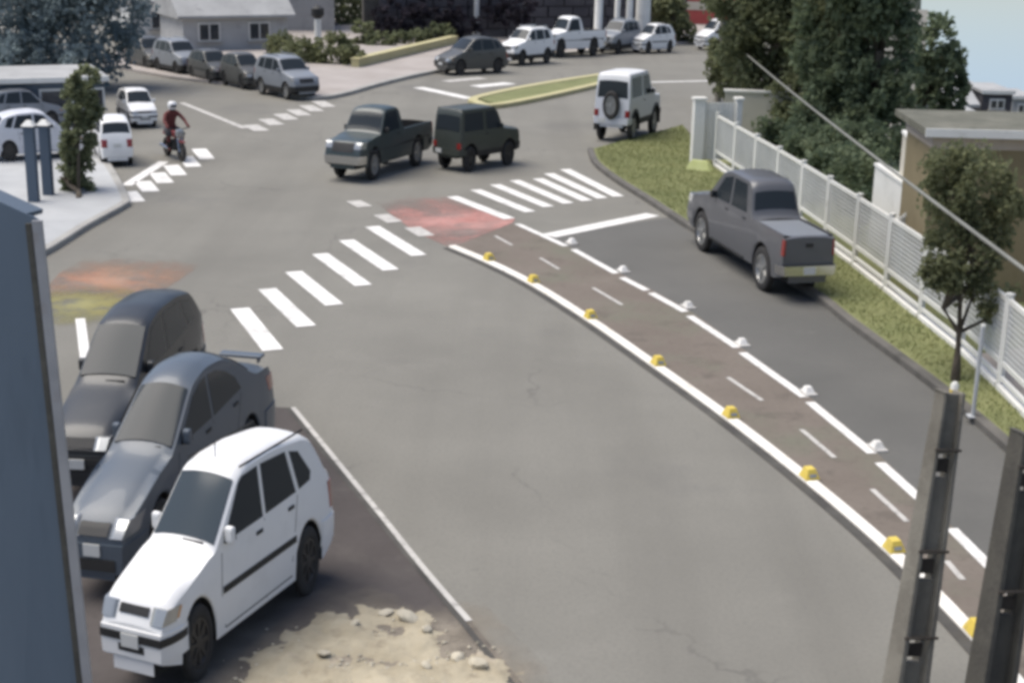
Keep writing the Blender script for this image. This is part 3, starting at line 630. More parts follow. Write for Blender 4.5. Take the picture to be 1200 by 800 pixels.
# top row: dark stone wall, red house, columns, lamp post
a, b = G(425, 49), G(800, 44); d = b - a
t_ = thing('stone_wall', 'long dark stone retaining wall behind the row of parked cars', 'wall', ((a.x + b.x) / 2, (a.y + b.y) / 2 + .4, 0), math.atan2(d.y, d.x))
WL = d.length; MB().box((0, .1, 3.4), (WL, .4, 6.8)).build('core', M['strip_dark'], t_)
rr = random.Random(4); bl = [MB().box((0, 0, 0), (w_, .3, .52)).mesh('stone_block') for w_ in (.9, 1.15, 1.4)]
for me in bl: me.materials.append(M['stone_dark'])
for r_ in range(9):
    x = -WL / 2 - rr.uniform(0, .6)
    while x < WL / 2 - .3:
        k = rr.randrange(3); w_ = (.9, 1.15, 1.4)[k]
        if x > -WL / 2:
            o = obj('stone_block', bl[k], None, t_); o.location = (x + w_ / 2, -.16 - rr.uniform(0, .07), .3 + r_ * .56); o.scale = (.97, 1, .98)
        x += w_ + .04
for i, (x, yb, wd) in enumerate([(700, 56, .5), (722, 54, .35), (736, 54, .42), (752, 53, .9)]):
    q = G(x, yb, .12); t_ = thing('column', ['pale round column above the white pickup', 'thin pale column right of the tall lamp', 'pale column above the slate car', 'widest pale column above the far white car'][i], 'column', q, group='pale columns behind the parked cars')
    MB().tube([(0, 0, 0), (0, 0, .15), (0, 0, 5.2)], [wd * .62, wd * .42, wd * .4], 14).build('shaft', M['white_wall'], t_, sharp=35)
    MB().box((0, 0, .06), (wd * 1.3, wd * 1.3, .12)).build('base', M['grey_wall'], t_); MB().box((0, 0, 5.28), (wd * 1.3, wd * 1.3, .16)).build('capital', M['white_wall'], t_)
q = G(558, 46, .12); t_ = thing('lamp_post', 'tall slim street lamp post behind the dark parked car', 'lamp post', q)
MB().tube([(0, 0, 0), (0, 0, 6.5)], [.15, .11], 10).build('pole', M['lamp_post'], t_, sharp=40); MB().tube([(0, 0, 6.4), (.5, -.6, 6.9), (.8, -1.4, 7.0)], .05, 8).build('arm', M['lamp_post'], t_)
MB().box((.85, -1.6, 7.0), (.25, .6, .12)).build('lamp_head', M['grey_wall'], t_); MB().box((0, 0, .15), (.4, .4, .3)).build('base', M['grey_wall'], t_)
q = G(836, 33); building('red_house', 'red fronted shop with pale awnings at the top centre right', (q.x, q.y + 4, 0), R(-6), (5.2, 6, 4.6), M['red_wall'], M['grey_wall'], 'house', bands=((1.2, .5, M['cream_wall']),),
         windows=(('f', -1.7, 2.4, 1.0, .8), ('f', 0, 2.4, 1.0, .8), ('f', 1.7, 2.4, 1.0, .8)))
# yellow low wall and garden lamp on the corner
a, b = G(416, 79, .12), G(532, 51, .12); d = b - a
t_ = thing('yellow_low_wall', 'low faded yellow wall edging the corner pavement', 'wall', a, math.atan2(d.y, d.x)); MB().box((d.length / 2, 0, .16), (d.length, .35, .32)).build('wall', M['yellow_kerb'], t_); MB().box((d.length / 2, 0, .35), (d.length + .05, .42, .06)).build('coping', M['yellow_kerb'], t_)
q = G(373, 64, .12); t_ = thing('garden_lamp', 'garden lamp with white post and black head above the round hedge', 'lamp', q)
MB().tube([(0, 0, 0), (0, 0, 1.6)], .16, 10).build('post', M['white_wall'], t_, sharp=40); MB().tube([(0, 0, 1.6), (0, 0, 1.75), (0, 0, 2.05), (0, 0, 2.2)], [.14, .3, .3, .1], 10).build('head', M['black'], t_, sharp=40)
# houses along the far street
a = G(248, 64); building('street_house', 'pale house with grey sloping roof left of the round hedge', (a.x, a.y + 3, 0), R(28), (5.0, 4, 1.7), M['grey_wall'], M['roof_grey'], 'house', gable=1.5, windows=(('f', -1.3, .95, .9, .7), ('f', 1.1, .95, .9, .7)))
a = G(186, 52); building('street_house', 'far pale house with wide white gable roof beside the blue green tree', (a.x, a.y + 4, 0), R(28), (5.5, 5, 2.0), M['white_wall'], M['grey_wall'], 'house', gable=1.7, windows=(('f', -1.4, 1.1, 1.0, .8), ('f', 1.3, 1.1, 1.0, .8)))
a = G(300, 40); building('street_house', 'dark house with tiled roof behind the white street houses', (a.x, a.y + 4, 0), R(10), (7, 6, 4.8), M['grey_wall'], M['roof_tile'], 'house', gable=1.4, windows=(('f', -1.5, 3.2, 1.1, 1.1), ('f', 1.4, 3.2, 1.1, 1.1)))
# left corner: white shop front, two posts
a = G(30, 178); building('corner_shop', 'low blue grey shop front behind the two cars at the left edge', (a.x - 1.6, a.y + 5.2, 0), R(24), (4.2, 3.2, 1.5), M['blue_wall'], M['roof_grey'], 'shop', over=.2,
         windows=(('f', -1.6, .95, 1.4, .5), ('f', 1.2, .95, 1.8, .5)))
for i, (x, y, h_) in enumerate([(40, 236, 1.75), (57, 228, 1.65)]):
    q = G(x, y, .12); t_ = thing('gate_post', ['blue grey gate post nearest the blue wall', 'blue grey gate post beside the dark hedge column'][i], 'post', q, group='gate posts at the left corner')
    MB().box((0, 0, h_ / 2), (.22, .22, h_)).build('shaft', M['blue_wall'], t_); frustum(.3, .3, .1, .1, .12).build('cap', M['white_wall'], t_).location = (0, 0, h_)

# ================================================================== trees and hedges
def leaves(blobs, n, size, seed, clump=.32, nclump=40):
    """leaf diamonds scattered in clumps through ellipsoids"""
    g = np.random.default_rng(seed); vol = np.array([r_[0] * r_[1] * r_[2] for _, r_ in blobs]) ** .8; vol = vol / vol.sum()
    cs = []; rs = []
    for (c_, r_), k in zip(blobs, vol):
        m_ = max(6, int(nclump * len(blobs) * k)); d = g.normal(size=(m_, 3)); d /= np.linalg.norm(d, axis=1)[:, None]
        cs.append(np.array(c_) + d * (g.uniform(.35, 1, (m_, 1)) ** .45) * np.array(r_)); rs.append(np.full(m_, min(r_) * clump))
    cs = np.vstack(cs); rs = np.hstack(rs); ix = g.integers(0, len(cs), n)
    d = g.normal(size=(n, 3)); d /= np.linalg.norm(d, axis=1)[:, None]
    p = cs[ix] + d * (rs[ix] * g.uniform(.2, 1.15, n))[:, None]
    a = g.normal(size=(n, 3)); a /= np.linalg.norm(a, axis=1)[:, None]; b = np.cross(a, g.normal(size=(n, 3))); b /= np.linalg.norm(b, axis=1)[:, None]
    s_ = size * g.uniform(.6, 1.4, (n, 1)); a = a * s_; b = b * s_ * .55
    v = np.stack([p - a, p + b, p + a, p - b], 1).reshape(-1, 3)
    me = bpy.data.meshes.new('foliage'); me.vertices.add(4 * n); me.vertices.foreach_set('co', v.ravel())
    me.loops.add(4 * n); me.loops.foreach_set('vertex_index', np.arange(4 * n)); me.polygons.add(n); me.polygons.foreach_set('loop_start', np.arange(0, 4 * n, 4)); me.polygons.foreach_set('loop_total', np.full(n, 4))
    me.update(); me.validate(); return me
def tree(name, label, base, blobs, n, size, mt, trunk_r, seed, cat='tree', trunk_top=None, group=None, clump=.32, nclump=40, limbs=6):
    """blobs in world metres"""
    base = Vector(base); t = thing(name, label, cat, base, 0, group)
    lb = [((Vector(c_) - base)[:], r_) for c_, r_ in blobs]
    obj('crown', leaves(lb, n, size, seed, clump, nclump), mt, t)
    if trunk_r:
        g = random.Random(seed); top = Vector(lb[0][0]); mb = MB()
        pts = [Vector((0, 0, -.1)).lerp(top, k / 5) + Vector((g.uniform(-.08, .08), g.uniform(-.08, .08), 0)) * k for k in range(6)]
        mb.tube(pts, [trunk_r * (1.25 if k == 0 else 1 - .13 * k) for k in range(6)], 9)
        tr = mb.build('trunk', M['bark'], t, smooth=True)
        for k in range(limbs):
            c_, r_ = lb[k % len(lb)]; s0 = pts[2 + k % 3]; e = Vector(c_) + Vector((g.uniform(-.6, .6) * r_[0], g.uniform(-.6, .6) * r_[1], g.uniform(-.2, .6) * r_[2]))
            MB().tube([s0, s0.lerp(e, .5) + Vector((0, 0, .15)), e], [trunk_r * .5, trunk_r * .3, trunk_r * .1], 6).build('limb', M['bark'], t, smooth=True)
    return t
def W(px, py, Y): return tuple(AT(px, py, Y))
tree('evergreen_tree', 'large dark green tree leaning over the white gate', G(888, 170), [(W(920, 30, 46), (1.7, 1.7, 2.0)), (W(900, 90, 46), (1.0, 1.0, 1.0)), (W(960, -30, 46), (2.0, 2, 2.2)), (W(925, -90, 46), (2.2, 2, 2.0)), (W(965, 80, 45), (1.5, 1.4, 1.8)), (W(990, 20, 44.5), (1.3, 1.3, 2.0)), (W(945, 125, 44.5), (1.0, 1.1, 1.1)), (W(885, 40, 46), (1.1, 1.2, 1.5)), (W(870, -20, 46), (1.2, 1.2, 1.5)), (W(1000, 80, 43.5), (1.2, 1.2, 1.8)), (W(1005, -20, 43.5), (1.3, 1.2, 1.8))],
     42000, .105, M['leaf_mid'], .26, 1, group='large trees right of the crossing', nclump=55)
tree('evergreen_tree', 'tallest dark evergreen in front of the sky, right of the leaning tree', G(1020, 195), [(W(1025, 60, 41), (1.15, 1.3, 2.6)), (W(1020, -60, 41), (1.2, 1.3, 2.2)), (W(985, 130, 41), (1.2, 1.2, 1.5)), (W(1045, 130, 40), (.75, 1, 1.4)), (W(990, -120, 41), (1.8, 1.6, 2)), (W(975, 20, 42), (1.0, 1.2, 2.2))],
     32000, .1, M['leaf_dark'], .24, 2, group='large trees right of the crossing', nclump=60)
tree('evergreen_tree', 'dark cypress stepping down towards the white gabled house', (W(1100, 70, 55)[0], 55, crest(W(1100, 70, 55)[0], 55)), [(W(1094, 62, 55), (.75, .8, 1.5)), (W(1108, 92, 55), (.7, .8, 1.2)), (W(1120, 112, 55), (.45, .6, .9)), (W(1090, 110, 55), (.6, .8, 1.4))], 5000, .12, M['leaf_dark'], .15, 3, group='large trees right of the crossing')
tree('hedge', 'dark clipped hedge behind the white fence', G(985, 245), [(W(900, 175, 41), (.8, .8, .8)), (W(940, 190, 38.5), (.9, .8, .8)), (W(975, 205, 36.5), (.9, .8, .85)), (W(1010, 215, 35), (.8, .8, .85)), (W(960, 155, 41), (1.0, .8, .9)), (W(1000, 180, 38), (.9, .8, .9)), (W(1035, 245, 32.5), (.55, .6, .5))],
     16000, .075, M['leaf_dark'], .0, 4, 'hedge', nclump=50)
tree('street_tree', 'small olive leaved tree with thin trunk in front of the fence', G(1119, 446, .1), [(W(1125, 300, 22.3), (.52, .52, .70)), (W(1140, 232, 22.5), (.62, .55, .70)), (W(1112, 208, 22.2), (.42, .45, .6)), (W(1163, 338, 22.2), (.34, .4, .50)), (W(1176, 250, 22.4), (.32, .4, .7)), (W(1098, 300, 22.2), (.24, .3, .5)), (W(1176, 385, 22.2), (.14, .2, .22))],
     9500, .05, M['leaf_olive'], .07, 5, nclump=26, clump=.42, limbs=10)
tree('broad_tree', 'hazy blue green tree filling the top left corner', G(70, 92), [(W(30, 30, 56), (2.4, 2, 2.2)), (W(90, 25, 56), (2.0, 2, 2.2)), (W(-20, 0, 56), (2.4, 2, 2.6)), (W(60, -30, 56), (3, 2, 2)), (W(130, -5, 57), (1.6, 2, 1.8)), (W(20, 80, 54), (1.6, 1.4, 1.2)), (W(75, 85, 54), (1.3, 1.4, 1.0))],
     24000, .11, M['leaf_haze'], .25, 6, nclump=45)
tree('hedge_column', 'tall dark hedge column on the left pavement corner', G(92, 232, .12), [(W(92, 205, 35.6), (.42, .42, .7)), (W(90, 165, 35.6), (.46, .42, .7)), (W(95, 128, 35.7), (.42, .42, .6)), (W(100, 100, 35.8), (.38, .4, .5))], 5200, .075, M['leaf_mid'], .09, 7, 'hedge', nclump=30)
tree('round_hedge', 'rounded olive hedge on the corner behind the parked slate car', G(372, 80, .12), [(W(350, 66, 66), (1.0, 1, .75)), (W(390, 62, 66), (1.1, 1, .8)), (W(412, 68, 65), (.5, .8, .6)), (W(330, 60, 68), (.8, .8, .8))], 5200, .11, M['leaf_olive'], 0, 8, 'hedge')
tree('round_hedge', 'dark rounded shrub beside the pale street house', G(295, 66, .12), [(W(292, 48, 74), (1.0, 1, .9)), (W(312, 42, 74), (1, 1, .9)), (W(272, 44, 75), (.7, .8, .8))], 3600, .12, M['leaf_mid'], 0, 9, 'hedge')
tree('wall_creeper', 'purple grey creeper hanging on the dark stone wall above the dark car', G(500, 47, .12), [(W(460, 22, 77), (1.3, .5, .9)), (W(510, 10, 77.5), (1.4, .5, 1.0)), (W(600, 12, 79), (1.6, .5, .8)), (W(540, 30, 78), (1.2, .5, .6))], 4200, .13, M['leaf_purple'], 0, 10, 'plant')
tree('wall_creeper', 'dark green shrub below the stone wall beside the yellow low wall', G(440, 60, .12), [(W(445, 52, 74.5), (1.0, .5, .6)), (W(480, 46, 75.5), (1.1, .5, .55)), (W(515, 40, 76.5), (.9, .5, .5)), (W(425, 40, 75), (.6, .5, .8))], 3600, .11, M['leaf_mid'], 0, 11, 'plant')
tree('broad_tree', 'tree with grey green crown behind the pale street house', G(330, 30), [(W(330, 8, 90), (2.4, 2, 2.0)), (W(395, 12, 88), (2.2, 2, 2.2)), (W(370, -15, 90), (3, 2, 2))], 5200, .2, M['leaf_mid'], .25, 12)
tree('broad_tree', 'loose olive tree left of the red fronted shop', G(792, 52), [(W(786, 22, 80), (.9, 1, 1.0)), (W(800, 38, 80), (.7, .8, .7)), (W(775, 5, 80), (1.0, 1, 1.0))], 2600, .14, M['leaf_olive'], .12, 13)
tree('shrub', 'brownish bush right of the far white car at the tree foot', G(860, 120, .1), [(W(855, 85, 55), (.8, .8, .9)), (W(870, 60, 55), (.7, .8, .9)), (W(845, 62, 56), (.5, .6, .6))], 3200, .1, M['leaf_olive'], .08, 14, 'plant')

# ================================================================== vehicles
def lathe(profile, n, axis='y'):
    """profile of (radius, offset along y)"""
    v = []; f = []
    for k in range(n):
        a = 2 * math.pi * k / n
        for r_, o_ in profile: v.append((r_ * math.cos(a), o_, r_ * math.sin(a)))
    m_ = len(profile)
    for k in range(n):
        for i in range(m_ - 1): f.append((k * m_ + i, k * m_ + i + 1, ((k + 1) % n) * m_ + i + 1, ((k + 1) % n) * m_ + i))
    return v, f
_wh = {}
def wheel_meshes(r_, wd, rim):
    key = (round(r_, 3), round(wd, 3), rim)
    if key in _wh: return _wh[key]
    h = wd / 2; ri = r_ * .66
    v, f = lathe([(ri, -h * .8), (ri + .02, -h), (r_ - .035, -h), (r_ - .008, -h * .75), (r_, -h * .4), (r_, h * .4), (r_ - .008, h * .75), (r_ - .035, h), (ri + .02, h), (ri, h * .8), (ri, -h * .8)], 28)
    ty = mesh('tyre', v, f, True); ty.set_sharp_from_angle(angle=R(50)); ty.materials.append(M['tyre'])
    b = MB(); v, f = lathe([(ri - .001, h * .55), (ri - .001, h * .86), (ri - .022, h * .88), (ri - .03, h * .45), (.07, h * .40), (.02, h * .40)], 24); b.add(v, f)
    v, f = lathe([(.058, h * .30), (.058, h * .72), (.04, h * .78), (.001, h * .78)], 12); b.add(v, f)
    ns = 5 if rim == 'rim_alloy' else 8
    for k in range(ns):
        a = 2 * math.pi * k / ns; ca, sa = math.cos(a), math.sin(a); hw_ = .026 if ns == 5 else .018
        q = []
        for rr_, o_, ww in ((.05, h * .70, hw_), (ri - .02, h * .78, hw_ * 1.3)):
            for s_ in (-1, 1):
                for o2 in (o_, o_ - .05): q.append((rr_ * ca - s_ * ww * sa, o2, rr_ * sa + s_ * ww * ca))
        b.add(q, [(0, 2, 3, 1), (4, 5, 7, 6), (0, 4, 6, 2), (1, 3, 7, 5), (0, 1, 5, 4), (2, 6, 7, 3)])
    me = b.mesh('rim', True); me.set_sharp_from_angle(angle=R(35)); me.materials.append(M[rim])
    bl_, bf = lathe([(ri * .95, h * .38), (.01, h * .38)], 18); bk = mesh('brake_shadow', bl_, bf); bk.materials.append(M['under'])  # black disc painted as the shade behind the spokes
    _wh[key] = (ty, me, bk); return _wh[key]

class Car:
    def __init__(s, sp): 
        s.sp = sp; s.L = sp['L']; s.Wd = sp['W']; xs_ = np.linspace(-.3, s.L + .3, 900); tp = sp['top']
        y = np.interp(xs_, [p[0] for p in tp], [p[1] for p in tp]); sg = sp.get('soft', .045); dx = xs_[1] - xs_[0]
        k = np.exp(-.5 * (np.arange(-60, 61) * dx / sg) ** 2); k /= k.sum(); ypad = np.pad(y, 60, mode='edge')
        s.tx, s.tz = xs_, np.convolve(ypad, k, 'valid')
    def T(s, u): return float(np.interp(u, s.tx, s.tz))
    def B(s, u): return float(np.interp(u, [p[0] for p in s.sp['belt']], [p[1] for p in s.sp['belt']]))
    def HW(s, u):
        cf, cr, lf, lr = s.sp.get('taper', (.13, .10, .55, .5)); k = 1
        if u < lf: k -= cf * (1 - u / lf) ** 2.4
        if u > s.L - lr: k -= cr * ((u - s.L + lr) / lr) ** 2.4
        return s.Wd / 2 * k
    def ZA(s, u):
        z = s.sp.get('rocker', .22); e = s.sp.get('endz', .30)
        if u < .35: z = max(z, e - (e - z) * u / .35)
        if u > s.L - .35: z = max(z, e - (e - z) * (s.L - u) / .35)
        r_ = s.sp['r']; ra = r_ + s.sp.get('gap', .05)
        for c_ in s.sp['ax']:
            if abs(u - c_) < ra: z = max(z, r_ + math.sqrt(max(0, ra * ra - (u - c_) ** 2)))
        return z
    def sec(s, u):
        hw = s.HW(u); zt = s.T(u); bed = s.sp.get('bed'); inb = bed and bed[0] < u < bed[1]
        if inb: zt = bed[3]
        zb = min(s.B(u), zt - .035); zA = min(s.ZA(u), zb - .06); zm = min(max(s.sp.get('zmid', .52), zA + .03), zb - .02)
        tum = s.sp.get('tum', .28); w5 = hw * s.sp.get('beltw', .972)
        z6 = max(zb + .35 * (zt - zb), zt - .055); w6 = w5 - tum * (z6 - zb)
        cr = s.sp.get('crown', .035) * min(1, (hw / .8)); u0 = s.sp.get('rocker', .22) - .02
        q = [(0, u0), (hw - .24, u0), (hw - .24, zA), (hw * .955, zA), (hw * .99, (zA + zm) / 2), (hw, zm), (w5 + (hw - w5) * .45, (zm + zb) / 2 + .3 * (zb - zm) / 2), (w5, zb)]
        if inb: q += [(w5 - .008, zt), (w5 - .085, zt), (w5 - .09, bed[2]), (.3, bed[2]), (0, bed[2])]
        else: q += [(w6, z6), (w6 - .045, zt - cr), (w6 * .66, zt - cr * .36), (w6 * .33, zt - cr * .09), (0, zt)]
        return q, dict(hw=hw, zt=zt, zb=zb, zA=zA, zm=zm, w5=w5, w6=w6, tum=tum, cr=cr)
    def ys(s, u, z):
        q, _ = s.sec(u); pts = q[3:9]
        return float(np.interp(z, [p[1] for p in pts], [p[0] for p in pts]))
    def topz(s, u, y):
        _, d = s.sec(u); return d['zt'] - d['cr'] * (y / max(.1, d['w6'])) ** 2
    def fs(s, z):
        """station of the front face at height z"""
        us = np.linspace(0, 1.0, 80); t = np.maximum.accumulate([s.T(u) for u in us]); return float(np.interp(z, t, us)) if z > t[0] else 0.0
    def rs(s, z):
        us = np.linspace(0, 1.2, 80); t = np.maximum.accumulate([s.T(s.L - u) for u in us]); return s.L - (float(np.interp(z, t, us)) if z > t[0] else 0.0)

def make_car(name, label, cat, sp, body, loc, heading, scale=(1, 1, 1), group=None, rim='rim_dark', ws='glass', side='glass', lod=0, roofmat=None):
    c = Car(sp); Lc = c.L; root = thing(name, label, cat, loc, heading, group); root.scale = scale
    X = lambda u: Lc / 2 - u                                 # forward = +x
    us = set(np.linspace(0, Lc, 84 if not lod else 50)); ra = sp['r'] + sp.get('gap', .05)
    for a in sp['ax']:
        for t in np.linspace(-1, 1, 17 if not lod else 9): us.add(a + ra * math.sin(t * math.pi / 2) * .9995)
        us |= {a - ra - .004, a + ra + .004}
    if sp.get('bed'): us |= {sp['bed'][0] - .002, sp['bed'][0] + .004, sp['bed'][1] - .004, sp['bed'][1] + .002}
    us = sorted(u for u in us if 0 <= u <= Lc); us = [u for i, u in enumerate(us) if i == 0 or u - us[i - 1] > .0015]
    V = []; F = []; mi = []; n = None
    for u in us:
        q, _ = c.sec(u); ring = [(X(u), y, z) for y, z in q] + [(X(u), -y, z) for y, z in q[-2:0:-1]]; n = len(ring); V += ring
    h = (n + 2) // 2
    for i in range(len(us) - 1):
        for k in range(n):
            F.append((i * n + k, i * n + (k + 1) % n, (i + 1) * n + (k + 1) % n, (i + 1) * n + k)); kk = k if k < h - 1 else n - 1 - k
            bedf = sp.get('bed') and sp['bed'][0] < (us[i] + us[i + 1]) / 2 < sp['bed'][1] and kk >= 9
            mi.append(1 if kk < 3 or bedf else (2 if (sp.get('clad') and kk == 3) else (3 if roofmat and kk >= 9 and sp['roof'][0] < us[i] < sp['roof'][1] else 0)))
    F += [tuple(range(n))[::-1], tuple((len(us) - 1) * n + k for k in range(n))]; mi += [0, 0]
    F = [f[::-1] for f in F]
    me = mesh('body', V, F, True); me.set_sharp_from_angle(angle=R(32))
    for mt in (body, M['under'], M['black'], roofmat or body): me.materials.append(mt)
    me.polygons.foreach_set('material_index', mi)
    bo = obj('body', me, None, root)
    # wheels
    ty, rm, bk = wheel_meshes(sp['r'], sp.get('tw', .19), rim)
    for a in sp['ax']:
        for sg in (1, -1):
            o = obj('wheel', ty, None, root); o.location = (X(a), sg * (sp['W'] / 2 - sp.get('tw', .19) / 2 - .02), sp['r'])
            if sg < 0: o.rotation_euler = (0, 0, math.pi)
            obj('rim', rm, None, o); obj('rim_shade', bk, None, o)
    # windscreen and rear window follow the top of the shell
    def top_glass(nm, u0, u1, mt, inset=.07, inset2=None, fwd=-1):
        v = []; f = []; N, K = 6, 8
        for i in range(N + 1):
            u = u0 + (u1 - u0) * i / N; _, d = c.sec(u); wy = d['w6'] - (inset + ((inset2 if inset2 is not None else inset) - inset) * i / N)
            for k in range(K + 1):
                y = -wy + 2 * wy * k / K; v.append((X(u) - fwd * .010, y, c.topz(u, y) + .008))
        m_ = len(v); v += [(x + fwd * .02, y, z - .02) for x, y, z in v]
        for i in range(N):
            for k in range(K):
                a = i * (K + 1) + k; q = (a, a + 1, a + K + 2, a + K + 1); f.append(q); f.append(tuple(m_ + j for j in q[::-1]))
        rimv = list(range(K + 1)) + [i * (K + 1) + K for i in range(1, N + 1)] + [N * (K + 1) + k for k in range(K - 1, -1, -1)] + [i * (K + 1) for i in range(N - 1, 0, -1)]
        for a, b in zip(rimv, rimv[1:] + rimv[:1]): f.append((b, a, m_ + a, m_ + b))
        o = obj(nm, mesh(nm, v, f, True), mt, root); o.data.set_sharp_from_angle(angle=R(30)); return o
    g0 = top_glass('windscreen', *sp['ws'], M[ws])
    if sp.get('rw'): top_glass('rear_window', *sp['rw'], M['glass'], .09, .09, 1)
    def patch(nm, poly, mt, sg, off=.006, th=.02, par=None):
        """closed plate on the flank, poly of (u, z)"""
        pts = [(X(u), c.ys(u, z) + off, z) for u, z in poly]; k = len(pts)
        v = [(x, sg * y, z) for x, y, z in pts] + [(x, sg * (y - th), z) for x, y, z in pts]
        f = [tuple(range(k)), tuple(range(k, 2 * k))[::-1]] + [(i, k + i, k + (i + 1) % k, (i + 1) % k) for i in range(k)]
        if sg > 0: f = [q[::-1] for q in f]
        return obj(nm, mesh(nm, v, f), mt, par or root)
    for sg in (1, -1):
        for poly in sp['wins']: patch('side_window', poly, M[side], sg)
        for u0, u1, z0, z1 in sp.get('mould', ()): patch('side_moulding', [(u0 + (u1 - u0) * i / 8, z1) for i in range(9)] + [(u1 - (u1 - u0) * i / 8, z0) for i in range(9)], M['black'], sg, .014, .02)
        if lod < 2:
            for pts in sp.get('seams', ()):
                for (u0, z0), (u1, z1) in zip(pts, pts[1:]):
                    d = .006; hor = abs(u1 - u0) > abs(z1 - z0); e = (0, d) if hor else (d, 0)
                    patch('door_gap', [(u0 - e[0], z0 - e[1]), (u0 + e[0], z0 + e[1]), (u1 + e[0], z1 + e[1]), (u1 - e[0], z1 - e[1])], M['seam'], sg, .003, .01)
            for u, z in sp.get('handles', ()): patch('door_handle', [(u - .07, z - .014), (u - .07, z + .014), (u + .07, z + .014), (u + .07, z - .014)], sp.get('handle_mat', M['black']), sg, .022, .03)
        if sp.get('mirror'):
            u, z = sp['mirror']; y = c.ys(u, z); bm = MB(); bm.box((X(u) + .0, sg * (y + .10), z + .06), (.09, .19, .13)); mr = bevel(bm.build('mirror', sp.get('mirror_mat', body), root), .03, 3)
            MB().box((X(u), sg * (y + .015), z + .02), (.06, .06, .05)).build('stalk', M['black'], mr); MB().box((X(u) - .05, sg * (y + .11), z + .065), (.012, .15, .095)).build('mirror_glass', M['glass'], mr)
        for (a0, a1) in sp.get('flares', ()):
            for a in sp['ax']:
                pass
        if sp.get('flare'):
            for a in sp['ax']:
                mbx = MB(); r1 = ra - .005; pts_ = [(a + r1 * math.cos(t), sp['r'] + r1 * math.sin(t)) for t in np.linspace(-.15, math.pi + .15, 15)]; pts2 = [(a + (r1 + .07) * math.cos(t), sp['r'] + (r1 + .07) * math.sin(t)) for t in np.linspace(-.15, math.pi + .15, 15)]
                y0 = c.Wd / 2; v = [];
                for (p_, q_) in zip(pts_, pts2):
                    for (uu, zz) in (p_, q_):
                        for yy in (y0 - .06, y0 + .045 if (uu, zz) == p_ else y0 + .02): v.append((X(uu), sg * yy, zz))
                f = []
                for i in range(14):
                    b_ = i * 4
                    for q4 in ((0, 1, 5, 4), (1, 3, 7, 5), (3, 2, 6, 7), (2, 0, 4, 6)): f.append(tuple(b_ + j for j in q4))
                f += [(0, 2, 3, 1), (56, 57, 59, 58)]
                obj('wheel_flare', mesh('wheel_flare', v, f, True), M['black'], root).data.set_sharp_from_angle(angle=R(30))
    # strips wrapped round nose and tail; y range or corner wrap
    def wrap(nm, z0, z1, mt, end=0, ya=None, yb=None, back=None, off=.012, rows=3, par=None, sgs=(1,), th=.03):
        """end 0 nose, 1 tail. (ya..yb) across the face; if back is given the strip also runs back along the flank by that much"""
        res = []
        for sg in sgs:
            v = []; f = []
            for j in range(rows):
                z = z0 + (z1 - z0) * j / (rows - 1); u0 = c.fs(z) if end == 0 else c.rs(z); ww = c.ys(min(max(u0, .001), Lc - .001), min(z, c.sec(u0)[1]['zb'])); d = -1 if end == 0 else 1
                outer = []
                if back is not None and back < 0:      # both flanks
                    for t in np.linspace(1, 0, 5)[:-1]:
                        uu = u0 - d * (-back) * t; outer.append((uu, c.ys(uu, z) + off))
                    for t in np.linspace(1, -1, 9): outer.append((u0 + d * off, t * ww))
                    for t in np.linspace(0, 1, 5)[1:]:
                        uu = u0 - d * (-back) * t; outer.append((uu, -(c.ys(uu, z) + off)))
                else:
                    a_ = ya if ya is not None else 0; b_ = yb if yb is not None else ww
                    for t in np.linspace(a_, b_, 4): outer.append((u0 + d * off, min(t, ww)))
                    if back:
                        for t in np.linspace(0, 1, 5)[1:]:
                            uu = u0 - d * back * t; outer.append((uu, c.ys(uu, min(z, c.sec(uu)[1]['zb'])) + off))
                v.append([(X(uu), sg * y, z) for uu, y in outer])
            k = len(v[0]); flat = [p for r_ in v for p in r_]; m_ = len(flat)
            cxm = X(.5) if end == 0 else X(Lc - .5)
            inn_ = [(x + (th if x < cxm else -th) * (1), y * (1 - th / max(.3, abs(y))) if abs(y) > .3 else y, z) for x, y, z in flat]
            for j in range(rows - 1):
                for i in range(k - 1):
                    a = j * k + i; q = (a, a + 1, a + k + 1, a + k); f.append(q); f.append(tuple(m_ + t for t in q[::-1]))
            ring = list(range(k)) + [j * k + k - 1 for j in range(1, rows)] + [(rows - 1) * k + i for i in range(k - 2, -1, -1)] + [j * k for j in range(rows - 2, 0, -1)]
            for a, b in zip(ring, ring[1:] + ring[:1]): f.append((b, a, m_ + a, m_ + b))
            me = mesh(nm, flat + inn_, f, True); me.set_sharp_from_angle(angle=R(40)); bm_ = bmesh.new(); bm_.from_mesh(me); bmesh.ops.recalc_face_normals(bm_, faces=bm_.faces[:]); bm_.to_mesh(me); bm_.free()
            res.append(obj(nm, me, mt, par or root))
        return res
    for w_ in sp.get('wraps', ()):
        kw = dict(w_); nm = kw.pop('nm'); mt = kw.pop('m'); mt = body if mt == 'body' else M[mt]; wrap(nm, kw.pop('z0'), kw.pop('z1'), mt, **kw)
    for (nm, m_, cc, dd) in sp.get('boxes', ()):            # (u, y, z) centre
        bevel(MB().box((X(cc[0]), cc[1], cc[2]), dd).build(nm, body if m_ == 'body' else M[m_], root), .012, 2)
    if sp.get('spare'):
        u, z = sp['spare']; o = obj('spare_wheel', ty, None, root); o.location = (X(u), 0, z); o.rotation_euler = (0, 0, R(90)); obj('rim', rm, None, o)
    return root

